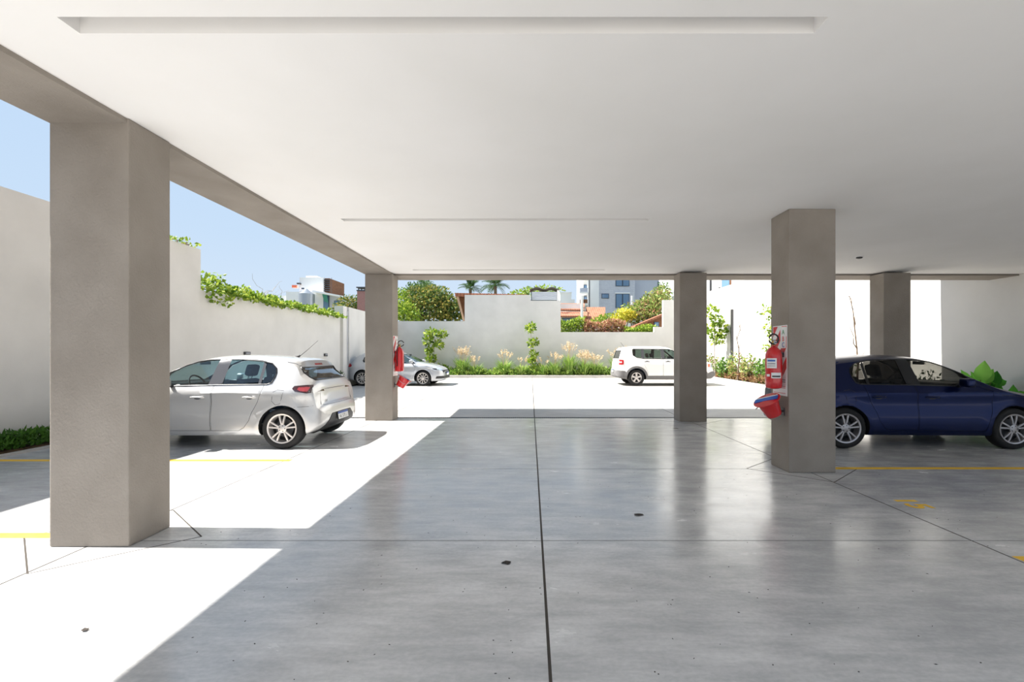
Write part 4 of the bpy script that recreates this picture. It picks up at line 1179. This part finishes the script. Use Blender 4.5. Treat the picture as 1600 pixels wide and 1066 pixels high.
for px, rad, lab in ((650, .5, 'green shrub behind the hood of the distant silver car'), (838, .42, 'round green shrub at the foot of the slender young tree'), (690, .4, 'small green shrub left of the tall flowering grass')):
    bush('shrub', (PX(px, YP), YP, .26), (rad, rad * .7, rad * .75), 260, .18, LF_FRESH if px != 650 else LF_BUSH, lab, group='shrubs in the back bed')

# right bed
def rp(px, off=0.0):
    """a place in the right bed seen at column px"""
    Y = 16.0
    for _ in range(20): Y = (RX(Y) - .55 + off) * F / (px - CX)
    return (RX(Y) - .55 + off, Y)
for px, rad, h, mat, lab in ((1112, .42, .62, LF_BUSH, 'pinkish green bush right of the white off-road car'), (1132, .40, .55, LF_MID, 'bright green bush below the downpipe'),
                             (1150, .38, .66, LF_BUSH, 'variegated bush at the foot of the leafless sapling'), (1170, .36, .62, LF_BUSH, 'grey-green bush in the middle of the right bed'),
                             (1190, .30, .55, LF_MID, 'green bush just left of the fire extinguisher'), (1203, .28, .60, LF_MID, 'green bush partly hidden by the fire extinguisher')):
    x_, y_ = rp(px); bush('bush', (x_, y_, .2), (rad, rad, h), 420, .15, mat, lab, group='bushes in the right bed')
x_, y_ = rp(1117, -.2); sapling((x_, y_, .2), 3.9, [(-.2, 3.5, .35), (.1, 3.0, .4), (-.2, 2.5, .4), (.35, 2.6, .3), (.15, 2.0, .35), (.3, 2.3, .25)], 200, .22, LF_FRESH, 'leafy young tree half hidden by the bare greige column', GS1)
x_, y_ = rp(1204); sapling((x_, y_, .2), 3.4, [(-.15, 3.1, .3), (.15, 2.7, .3), (-.1, 2.3, .28), (.1, 1.9, .25), (-.12, 1.5, .2)], 170, .16, LF_FRESH, 'leafy young tree half hidden by the sign column', GS1)
x_, y_ = rp(1152, -.2); bare_tree((x_, y_, .2), 2.9, 'leafless sapling left of the fire extinguisher', .05)
x_, y_ = rp(1345, -.1); bare_tree((x_, y_, .2), 3.05, 'leafless sapling seen above the roof of the dark blue car', -.35)
x_, y_ = rp(1330, -.1); bush('shrub', (x_, y_, .2), (.2, .2, .62), 60, .14, LF_MID, 'small leafy shrub above the roof of the dark blue car', group='bushes in the right bed')

def big_leaf_mesh(L, W):
    m = MB(); nu, nv = 9, 6; vs = []
    for i in range(nu + 1):
        u = i / nu; ww = W * math.sin(math.pi * min(1, (u * .93 + .07)) ** .75) * .5
        for j in range(nv + 1):
            v = 2 * j / nv - 1
            vs.append(Vector((u * L, v * ww, -.22 * L * u * u + .10 * abs(v) * W + .012 * math.sin(u * 20) * abs(v))))
    fs = [(i * (nv + 1) + j, (i + 1) * (nv + 1) + j, (i + 1) * (nv + 1) + j + 1, i * (nv + 1) + j + 1) for i in range(nu) for j in range(nv)]
    return m.add(vs, fs).mesh('leaf', LF_BIG, smooth=True, angle=80)
big = big_leaf_mesh(.62, .36)
def leaf_plant(base, label, specs):
    """specs: (tip direction x, z, where the blade starts: dx, dz, size, tilt of the face)"""
    r = empty('big_leaf_plant', base, 0, label, 'plant', 'broad-leaved plants behind the blue car')
    for dx, dz, sx, sz, s, tilt in specs:
        d = Vector((dx, RG.uniform(-.25, .1), dz)).normalized(); nn = Vector((-.35 + tilt, -.8, .55)); sd = nn.cross(d).normalized(); nn = d.cross(sd)
        top = Vector((sx, RG.uniform(-.12, .12), sz))
        MB().tube([(0, 0, -.03), top * .5 + Vector((0, .03, .05)), top], .016, 6).build('stalk', LF_MID, r, smooth=True)
        lo = link('leaf', big, r)
        lo.matrix_local = Matrix.Translation(top) @ Matrix(((d.x, sd.x, nn.x, 0), (d.y, sd.y, nn.y, 0), (d.z, sd.z, nn.z, 0), (0, 0, 0, 1))) @ Matrix.Diagonal((s, s, s, 1))
big = big_leaf_mesh(.62, .42)
leaf_plant((10.2, 10.35, .16), 'broad glossy green plant behind the hood of the dark blue car',
           [(.15, 1, -.05, .72, .72, .0), (.55, .8, .12, .66, .62, .3), (1, .15, .25, .66, .66, .2), (-1, .1, -.15, .58, .62, 0), (-.8, .45, -.22, .60, .55, -.2), (.8, -.25, .28, .60, .66, 0),
            (.9, .5, .35, .55, .58, .2), (-.5, -.2, -.25, .52, .6, 0), (.2, .9, .30, .60, .55, -.3), (-.3, .9, -.22, .62, .55, .2), (.5, .3, .05, .55, .7, -.1), (-.2, .5, .0, .5, .7, .1), (.9, -.05, .1, .48, .66, 0)])
leaf_plant((10.3, 9.75, .12), 'low broad-leaved plant at the right picture edge', [(1, .3, .05, .42, .55, 0), (-.9, .3, -.05, .40, .55, 0), (.1, 1, 0, .38, .5, .2), (.7, -.1, .08, .45, .5, 0), (-.6, .0, -.1, .42, .5, 0)])
bush('shrub', (10.15, 11.6, .15), (.4, .4, .45), 300, .10, LF_DARK, 'dark fine-leaved shrub behind the blue car by the shaded wall', group='bushes in the right bed')

# ------------------------------------------------------------------ beyond the walls
def rough_brick(name, c1, c2, mortar, scale):
    m, t, b = newmat(name); N = t.nodes; L = t.links
    g = N.new('ShaderNodeNewGeometry'); sp_ = N.new('ShaderNodeSeparateXYZ'); cb = N.new('ShaderNodeCombineXYZ')
    L.new(g.outputs['Position'], sp_.inputs[0])
    ad = N.new('ShaderNodeMath'); ad.operation = 'ADD'; L.new(sp_.outputs['X'], ad.inputs[0]); L.new(sp_.outputs['Y'], ad.inputs[1])
    L.new(ad.outputs[0], cb.inputs['X']); L.new(sp_.outputs['Z'], cb.inputs['Y'])
    br = N.new('ShaderNodeTexBrick'); br.inputs['Scale'].default_value = scale
    br.inputs['Color1'].default_value = c1; br.inputs['Color2'].default_value = c2; br.inputs['Mortar'].default_value = mortar
    br.inputs['Mortar Size'].default_value = .03
    L.new(cb.outputs[0], br.inputs['Vector']); L.new(br.outputs['Color'], b.inputs['Base Color'])
    b.inputs['Roughness'].default_value = .9; b.inputs['Specular IOR Level'].default_value = .2
    return m
def tilemat(name, c1, c2):
    m, t, b = newmat(name); N = t.nodes; L = t.links
    g = N.new('ShaderNodeNewGeometry')
    wv = N.new('ShaderNodeTexWave'); wv.inputs['Scale'].default_value = 1.6; wv.inputs['Distortion'].default_value = .6
    L.new(g.outputs['Position'], wv.inputs['Vector'])
    n = N.new('ShaderNodeTexNoise'); n.inputs['Scale'].default_value = 3.0; L.new(g.outputs['Position'], n.inputs['Vector'])
    mx = N.new('ShaderNodeMath'); mx.operation = 'MULTIPLY_ADD'; mx.inputs[1].default_value = .45
    L.new(wv.outputs['Fac'], mx.inputs[0]); L.new(n.outputs['Fac'], mx.inputs[2])
    r = N.new('ShaderNodeValToRGB'); L.new(mx.outputs[0], r.inputs['Fac'])
    r.color_ramp.elements[0].position = .3; r.color_ramp.elements[0].color = c1; r.color_ramp.elements[1].position = .9; r.color_ramp.elements[1].color = c2
    L.new(r.outputs['Color'], b.inputs['Base Color']); b.inputs['Roughness'].default_value = .85
    bp = N.new('ShaderNodeBump'); bp.inputs['Strength'].default_value = .7; L.new(wv.outputs['Fac'], bp.inputs['Height']); L.new(bp.outputs[0], b.inputs['Normal'])
    return m
M_BRICK = rough_brick('red_brick', rgb(150, 92, 84), rgb(128, 74, 68), rgb(176, 160, 150), 9)
M_GBRICK = rough_brick('grey_brick', rgb(196, 198, 206), rgb(184, 186, 196), rgb(206, 208, 214), 2.2)
M_TILE = tilemat('clay_tiles', rgb(112, 66, 46), rgb(158, 104, 78))
M_BWHITE = noisy('white_render', rgb(228, 228, 228), rgb(236, 236, 234), .4, .9)
M_BGREY = noisy('blue_grey_render', rgb(182, 186, 198), rgb(192, 196, 206), .3, .9)
M_BROWN = noisy('brown_timber', rgb(110, 74, 52), rgb(138, 96, 68), 4, .8)
M_TAN = plain('tan_timber', rgb(176, 146, 120), .8)
M_PANE = plain('window_pane', rgb(96, 128, 160), .08, 0, 0, .8)
M_FRAME = plain('window_frame', rgb(52, 66, 84), .5)
M_LOUVRE = plain('grey_louvre', rgb(206, 212, 220), .6)
M_AWN = plain('green_awning', rgb(70, 140, 124), .8)
M_DKMETAL = plain('dark_roof_metal', rgb(92, 84, 74), .6, .2)

def rect(m, px0, px1, py0, py1, d, depth, mi=0):
    a = P(px0, py1, d); b = P(px1, py0, d); m.box(a.x, b.x, d, d + depth, a.z, b.z, mi); return m
def brect(name, mat, parent, px0, px1, py0, py1, d, depth):
    return rect(MB(), px0, px1, py0, py1, d, depth).build(name, mat, parent)
def window(parent, px0, px1, py0, py1, d, panes=1):
    k_ = .9
    f = rect(MB(), px0, px1, py0, py1, d - .06, .08).build('window', M_FRAME, parent)
    for i in range(panes):
        a = px0 + (px1 - px0) * i / panes + k_; b = px0 + (px1 - px0) * (i + 1) / panes - k_
        rect(MB(), a, b, py0 + k_, py1 - k_, d - .075, .02).build('pane', M_PANE, f)
    return f

# white block with water tank, far left
b = empty('apartment_block', (0, 0, 0), 0, 'white apartment block with a water tank beyond the left wall', 'building')
D = 62
brect('wall', M_BWHITE, b, 447, 505, 456, 600, D, 9)
brect('low_wing', M_BWHITE, b, 440, 462, 462, 600, D + 1, 6)
brect('stair_tower', M_BWHITE, b, 468, 504.5, 433.5, 458, D + 1, 6)
brect('tower_cap', M_BWHITE, b, 478, 495, 431, 434, D + 2, 3)
for i in range(6): brect('louvre', M_STEEL, b, 505.5, 514.5, 437 + i * 3.3, 438.6 + i * 3.3, D + 1.3, .3)
brect('louvre_wall', M_BROWN, b, 505, 515, 435, 458, D + 1.6, 5)
pts = [(PX(494, D), PZ(455, D)), (PX(541, D), PZ(464, D)), (PX(541, D), PZ(466.5, D)), (PX(494, D), PZ(458, D))]
MB().prism(pts, 1, D - 1.2, D + 6).build('roof_slab', M_BWHITE, b)
pts = [(PX(505, D), PZ(600, D)), (PX(541, D), PZ(600, D)), (PX(541, D), PZ(466, D)), (PX(505, D), PZ(459.5, D))]
MB().prism(pts, 1, D + .2, D + 7).build('side_wing', M_BGREY, b)
window(b, 503.5, 514, 458.5, 486, D + .1); window(b, 522, 534, 470, 486, D + .1)
pts = [(PX(505, D), PZ(459, D)), (PX(512, D), PZ(461, D)), (PX(514.5, D), PZ(474, D)), (PX(508, D), PZ(471, D))]
MB().prism(pts, 1, D - .35, D - .25).build('awning', M_AWN, b)
brect('vent_box', M_ORANGE, b, 456, 463, 445.5, 449.5, D + .5, .6)
brect('pipe_cowl', M_STEEL, b, 463.5, 468, 442, 444, D + .5, .6)
window(b, 471, 475, 449.8, 452, D)
c_ = P(479, 480, D - 2.0)
MB().lathe([(1.0, 0), (1.0, 1.72), (.9, 1.76), (.05, 2.42), (.001, 2.44)], 20, mat=Matrix.Translation(c_)).build('water_tank', M_GALV, b, smooth=True, angle=25)
MB().cyl(P(518, 458, D), P(518, 434, D), .03, n=6).build('aerial', M_STEEL, b)

# brick chimney
c_ = empty('brick_chimney', P(566, 500, 31), 0, 'red brick chimney rising behind the left wall', 'chimney')
def loc(o, e): o.location = -Vector(e.location)
o = rect(MB(), 558, 577, 454.5, 600, 31, .7).build('stack', M_BRICK, c_); loc(o, c_)
o = rect(MB(), 557, 578, 453, 455, 30.95, .8).build('cap', M_STEEL, c_); loc(o, c_)
for a in (559.5, 564, 569, 574): o = rect(MB(), a, a + 1.3, 449.6, 453, 31.1, .06).build('cowl_post', M_STEEL, c_); loc(o, c_)
o = rect(MB(), 556.5, 578.5, 448.2, 449.8, 30.95, .8).build('cowl', M_STEEL, c_); loc(o, c_)

GT = 'trees beyond the walls'
def lob(px, py, d, rx, rz, ry=None): return (P(px, py, d), (rx, ry or rx, rz))
tree('broadleaf_tree', (PX(544, 38), 38, -.4), [lob(545, 478, 38, 1.0, .9), lob(533, 484, 38, .7, .6), lob(555, 474, 38, .6, .6)], 900, .24, LF_AUT, 'orange-tinged tree left of the brick chimney', group=GT)
tree('broadleaf_tree', (PX(668, 36), 36, -.4), [lob(672, 484, 36, 2.1, 1.4), lob(700, 483, 36, 1.5, 1.1), lob(655, 478, 36, 1.4, 1.2), lob(678, 466, 36, 1.5, 1.0), lob(712, 490, 36, .9, .8), lob(650, 460, 36.6, .8, .7)], 5200, .27, LF_AUT, 'large autumn-tinged tree behind the low back wall', group=GT)
tree('broadleaf_tree', (PX(632, 33), 33, -.4), [lob(632, 488, 33, 1.0, .8), lob(624, 470, 34, .9, .9), lob(640, 494, 33, .9, .5)], 1300, .24, LF_FRESH, 'light green tree beside the far left column', group=GT)
tree('broadleaf_tree', (PX(655, 44), 44, -.4), [lob(648, 462, 44, 1.3, 1.3), lob(662, 452, 44, 1.0, .9), lob(676, 458, 44, 1.3, .9)], 1100, .30, LF_DARK, 'dark green tree peeking out behind the autumn-tinged tree', group=GT)
bt = empty('bare_tree', (PX(700, 42), 42, -.4), 0, 'leafless tree crown against the sky left of the palms', 'tree', GT)
q = MB(); limb(q, (0, 0, 0), (0, 0, 6.0), .16, .08, 4, .02); q.build('trunk', BARKG, bt)
for i in range(26):
    q = MB(); a = RG.uniform(-1.4, 1.4); limb(q, (0, 0, RG.uniform(5.0, 6.0)), (math.sin(a) * 2.1, RG.uniform(-1, 1), 6.2 + math.cos(a) * 1.6 * RG.uniform(.5, 1.1)), .035, .012, 5, .06); q.build('branch', BARKG, bt)

frond_me = None
def frond_mesh(L):
    m = MB(); k_ = 9
    pts = [Vector((L * i / k_, 0, .28 * L * math.sin(i / k_ * 2.1) - .25 * L * (i / k_) ** 2)) for i in range(k_ + 1)]
    m.tube(pts, .02, 5, taper=.4)
    for i in range(2, k_ + 1):
        for s in (-1, 1):
            for z in (.05, -.15):
                d = (Vector((.55, s * .8, z - .2))).normalized(); l_ = L * .36 * (1 - .5 * (i / k_ - .4) ** 2) * (1.0 if i < k_ else .7)
                m.leaf(pts[i], d, UP, l_, .07)
    return m.mesh('frond', LF_DARK)
frond_me = frond_mesh(1.55)
def palm(px, py, d, s, label, n=34):
    top = P(px, py, d); r = empty('palm_tree', (top.x, d, -.4), 0, label, 'palm', 'palms beyond the back wall')
    h = top.z + .4
    t = MB(); limb(t, (0, 0, 0), (0, 0, h), .22, .16, 5, .006); t.build('trunk', BARK, r, smooth=True)
    for i in range(n):
        o_ = link('frond', frond_me, r); o_.location = (0, 0, h); o_.scale = (s, s, s)
        o_.rotation_euler = Euler((RG.uniform(-.3, .3), -RG.uniform(-.5, 1.25), 2 * math.pi * i / n + RG.uniform(-.15, .15)))
palm(735, 452, 48, .78, 'palm crown left of the larger palm above the tall back wall')
palm(774, 447, 46, .92, 'larger palm crown above the tall back wall')
palm(659, 446, 50, .9, 'palm tip behind the big autumn-tinged tree', 16)

# house whose wall forms the tall part of the back wall
h_ = empty('tiled_house', (0, 0, 0), 0, 'house with a brown timber gable and clay tile eaves behind the tall back wall', 'house')
D = 26.74
pts = [(PX(714, D), PZ(463.5, D)), (PX(731, D), PZ(463.5, D)), (PX(731, D), PZ(506, D)), (PX(724.5, D), PZ(506, D))]
MB().prism(pts, 1, D + .4, D + 2.2).build('gable_wall', M_BROWN, h_)
pts = [(PX(712.5, D), PZ(463, D)), (PX(716, D), PZ(463, D)), (PX(726.2, D), PZ(503, D)), (PX(723.5, D), PZ(503, D))]
MB().prism(pts, 1, D + .1, D + .4).build('bargeboard', M_TAN, h_)
ev = MB()
a = P(711, 459.2, D); bb_ = P(829, 461.6, D)
ev.prism([(a.x, a.z - .14), (a.x, a.z + .03), (bb_.x, bb_.z + .02), (bb_.x, bb_.z - .10)], 1, D + .02, D + 2.6); ev.build('tile_eave', M_TILE, h_)
for i in range(40):
    x0 = a.x + (bb_.x - a.x) * (i + .2) / 42; z0 = a.z + (bb_.z - a.z) * i / 42
    MB().cyl((x0, D + .0, z0 + .02), (x0, D + 1.6, z0 + .10), .045, .045, 8).build('roof_tile', M_TILE, h_, smooth=True)

# louvred box with a wavy cover on the wall top
l_ = empty('louvred_unit', (0, 0, 0), 0, 'grey louvred box under a wavy roof sheet on top of the back wall', 'roof unit')
D = 26.8
brect('case', M_FRAME, l_, 830, 871, 456, 470, D + .12, .6)
for i in range(7): rect(MB(), 831, 870, 456.4 + i * 1.85, 457.7 + i * 1.85, D, .1).build('louvre', M_LOUVRE, l_)
brect('side_post', M_BWHITE, l_, 870.4, 874, 452, 470, D, .5)
wv = MB(); n_ = 24; vs = []
for i in range(n_ + 1):
    px = 827.5 + 46 * i / n_; py = 451.5 + 1.5 * math.cos(i / n_ * 4 * math.pi) + .6
    for y_ in (D - .1, D + .9):
        p = P(px, py, D); vs += [(p.x, y_, p.z), (p.x, y_, p.z + .06)]
fs = []
for i in range(n_):
    a_ = i * 4; c2 = a_ + 4
    fs += [(a_, c2, c2 + 1, a_ + 1), (a_ + 2, a_ + 3, c2 + 3, c2 + 2), (a_ + 1, c2 + 1, c2 + 3, a_ + 3), (a_, a_ + 2, c2 + 2, c2)]
wv.add(vs, fs).build('wavy_sheet', M_DKMETAL, l_, smooth=True)
for px in (829.5, 869): brect('sheet_post', M_DKMETAL, l_, px, px + 1.5, 452.5, 457, D + .2, .05)
tree('broadleaf_tree', (PX(843, 40), 40, -.4), [lob(826, 458, 40, 1.0, .5), lob(852, 455, 40, 1.6, .45), lob(812, 460, 40, .9, .35)], 800, .24, LF_FRESH, 'green tree top behind the louvred box', group=GT)

# apartment building
ap = empty('apartment_building', (0, 0, 0), 0, 'tall grey brick apartment building behind the clay tile roofs', 'building')
D = 56
brect('brick_wall', M_GBRICK, ap, 936, 992, 380, 600, D, 14)
brect('white_wall', M_BWHITE, ap, 918, 936, 380, 600, D - .3, 13)
brect('grey_wing', M_BGREY, ap, 992, 1044, 380, 600, D + 1.2, 12)
brect('corner_strip', M_STEEL, ap, 920.3, 921.6, 380, 480, D - .36, .1)
for i, py in enumerate((397, 421, 445, 463)):
    brect('balcony_slab', M_BWHITE, ap, 905, 919, py + 11, py + 13.5, D - 1.4, 3)
    brect('balcony_front', M_BROWN if i == 3 else M_BGREY, ap, 906, 918, py + 5, py + 11, D - 1.4, .12)
    window(ap, 912, 918, py, py + 9, D + .4)
brect('balcony_wall', M_BWHITE, ap, 912, 919, 380, 600, D + .5, 8)
window(ap, 940, 951.5, 459, 466.5, D, 1); window(ap, 962, 983.5, 459, 481.5, D, 2); window(ap, 962, 983.5, 428, 447.5, D, 2); window(ap, 940, 951.5, 428, 436, D, 1)
brect('window_lintel', M_BWHITE, ap, 961, 984.5, 457, 459, D - .1, .1)
window(ap, 1028, 1036, 440, 452, D + 1.2)

sb = empty('small_block', (0, 0, 0), 0, 'pale low block between the louvred box and the apartment building', 'building')
brect('wall', M_BWHITE, sb, 875, 893, 457, 600, 52, 6); brect('parapet', M_BWHITE, sb, 874.5, 893.5, 456.4, 457.6, 51.9, 6.2); brect('side_wall', M_BWHITE, sb, 893, 898, 468, 600, 52.5, 6)

# clay tile roofs
def roof(parent, px0, px1, py_top, py_bot, d, run, skew=0.0):
    a = P(px0, py_bot, d); b_ = P(px1, py_bot, d); t_ = PZ(py_top, d + run) 
    a2x = PX(px0 + skew, d + run); b2x = PX(px1 + skew * .3, d + run)
    m = MB(); th = .12
    m.add([(a.x, d, a.z), (b_.x, d, b_.z), (b2x, d + run, t_), (a2x, d + run, t_), (a.x, d, a.z - th), (b_.x, d, b_.z - th), (b2x, d + run, t_ - th), (a2x, d + run, t_ - th)],
          [(0, 1, 2, 3), (7, 6, 5, 4), (0, 4, 5, 1), (1, 5, 6, 2), (2, 6, 7, 3), (3, 7, 4, 0)])
    return m.build('tile_roof', M_TILE, parent)
h1 = empty('low_house', (0, 0, 0), 0, 'low white house with two clay tile roofs behind the hedge', 'house')
brect('upper_wall', M_BWHITE, h1, 873, 911, 475, 486, 40.5, 4)
roof(h1, 872, 913, 474, 484, 40, 3, 2); roof(h1, 872, 918, 487, 493.5, 37.5, 2.4, 0)
brect('wall', M_BWHITE, h1, 873, 912, 493.5, 560, 38, 5)
window(h1, 878, 900, 497, 512, 38)
brect('corner_pillar', M_BWHITE, h1, 908, 911.5, 462, 540, 36.5, .3)
h2 = empty('tiled_cottage', (0, 0, 0), 0, 'cottage with a steep clay tile roof below the apartment building', 'house')
roof(h2, 913, 945, 480, 500, 39, 3.2, 3); brect('wall', M_BWHITE, h2, 914, 944, 500, 560, 39.4, 4)
brect('side_gable', M_BROWN, h2, 911, 918, 490, 503, 39.1, 2.5); window(h2, 916, 921, 503, 510, 39.4)
h3 = empty('gabled_house', (0, 0, 0), 0, 'house with a sloping tile roof and dark gable at the right of the hedges', 'house')
D = 31
pts = [(PX(993, D), PZ(508.5, D)), (PX(1040, D), PZ(489, D)), (PX(1040, D), PZ(492.5, D)), (PX(993, D), PZ(511.5, D))]
MB().prism(pts, 1, D, D + 3).build('tile_roof', M_TILE, h3)
pts = [(PX(1000, D), PZ(509, D)), (PX(1040, D), PZ(492.5, D)), (PX(1040, D), PZ(560, D)), (PX(1000, D), PZ(560, D))]
MB().prism(pts, 1, D + .35, D + 3).build('gable_wall', M_BROWN, h3)
window(h3, 1022, 1030, 503, 511, D + .35)
sw_ = empty('sloping_wall', (0, 0, 0), 0, 'white sloping garden wall before the apartment building', 'wall')
D = 46
pts = [(PX(967, D), PZ(484, D)), (PX(1008, D), PZ(466, D)), (PX(1008, D), PZ(600, D)), (PX(967, D), PZ(600, D))]
MB().prism(pts, 1, D, D + .4).build('panel', M_BWHITE, sw_)
brect('end_pillar', M_BWHITE, sw_, 987, 989.5, 462, 480, D - .1, .3)

# hedges and trees behind the low right part of the back wall
def hedge(px0, px1, py0, py1, d, mat, label, n, L=.18):
    c = P((px0 + px1) / 2, py1 + 30, d); r = empty('hedge', (c.x, d, -.4), 0, label, 'hedge', 'hedges behind the back wall')
    f = MB(); a = PX(px0, d) - c.x; b_ = PX(px1, d) - c.x; z0 = PZ(py1 + 14, d) + .4; z1 = PZ(py0, d) + .4
    st = MB(); 
    for i in range(6): x_ = a + (b_ - a) * (i + .5) / 6; st.cyl((x_, 0, 0), (x_, 0, z1 - .3), .03, n=6)
    st.build('stems', BARK, r)
    for _ in range(n):
        x_ = RG.uniform(a, b_); zz = z1 - (z1 - z0) * RG.random() ** 1.2 + .12 * math.sin(x_ * 3.3) - .1
        f.leaf(Vector((x_, RG.uniform(-.4, .4), zz)), rv() + UP * .5, rv(), L * RG.uniform(.7, 1.3), L * .5)
    f.build('foliage', mat, r)
hedge(874, 914, 498, 518, 28.2, LF_FRESH, 'bright green hedge before the low white house', 1500)
hedge(912, 976, 500, 518, 28.0, LF_RED, 'reddish hedge on the low part of the back wall', 2400)
hedge(974, 1024, 509, 518, 27.8, LF_FRESH, 'bright green hedge left of the raised wall step', 1500)
tree('broadleaf_tree', (PX(1010, 34), 34, -.4), [lob(1005, 487, 34, 1.7, .9), lob(1022, 476, 34, 1.2, 1.0), lob(992, 492, 34, 1.0, .7), lob(1032, 466, 34, .8, .9), lob(1014, 478, 34, 1.0, .7)], 3600, .22, LF_BUSH, 'dense tree rising towards the right behind the hedges', group=GT)
tree('broadleaf_tree', (PX(972, 33), 33, -.4), [lob(972, 494, 33, .7, .55), lob(965, 500, 33, .5, .4), lob(984, 492, 33, .5, .4)], 900, .20, LF_YEL, 'small yellow-green tree above the reddish hedge', group=GT)
tree('broadleaf_tree', (PX(948, 35), 35, -.4), [lob(948, 499, 35, .8, .4), lob(935, 501, 35, .6, .3)], 500, .20, LF_FRESH, 'green tree top before the steep tile roof', group=GT)
tree('broadleaf_tree', (PX(1036, 36), 36, -.4), [lob(1035, 458, 36, .6, .9), lob(1030, 472, 36, .7, .8)], 700, .22, LF_DARK, 'dark tree before the grey wing of the apartment building', group=GT)

# building beyond the right wall
rb = empty('white_building', (0, 0, 0), 0, 'white building with a brown window above the right boundary wall', 'building')
MB().box(11.3, 20, 12.4, 40, -.4, 13).build('wall', M_BWHITE, rb)
wn = MB().box(11.24, 11.32, 25.6, 26.8, 4.6, 6.1).build('window', M_BROWN, rb)
MB().box(11.22, 11.25, 25.7, 26.7, 4.7, 6.0).build('pane', M_PANE, wn)
MB().cyl((11.22, 28.4, 4.4), (11.22, 28.4, 6.4), .06, n=8).build('downpipe', M_STEEL, rb)
MB().cyl((11.22, 28.4, 4.5), (11.22, 27.0, 5.4), .06, n=8).build('pipe_bend', M_STEEL, rb)
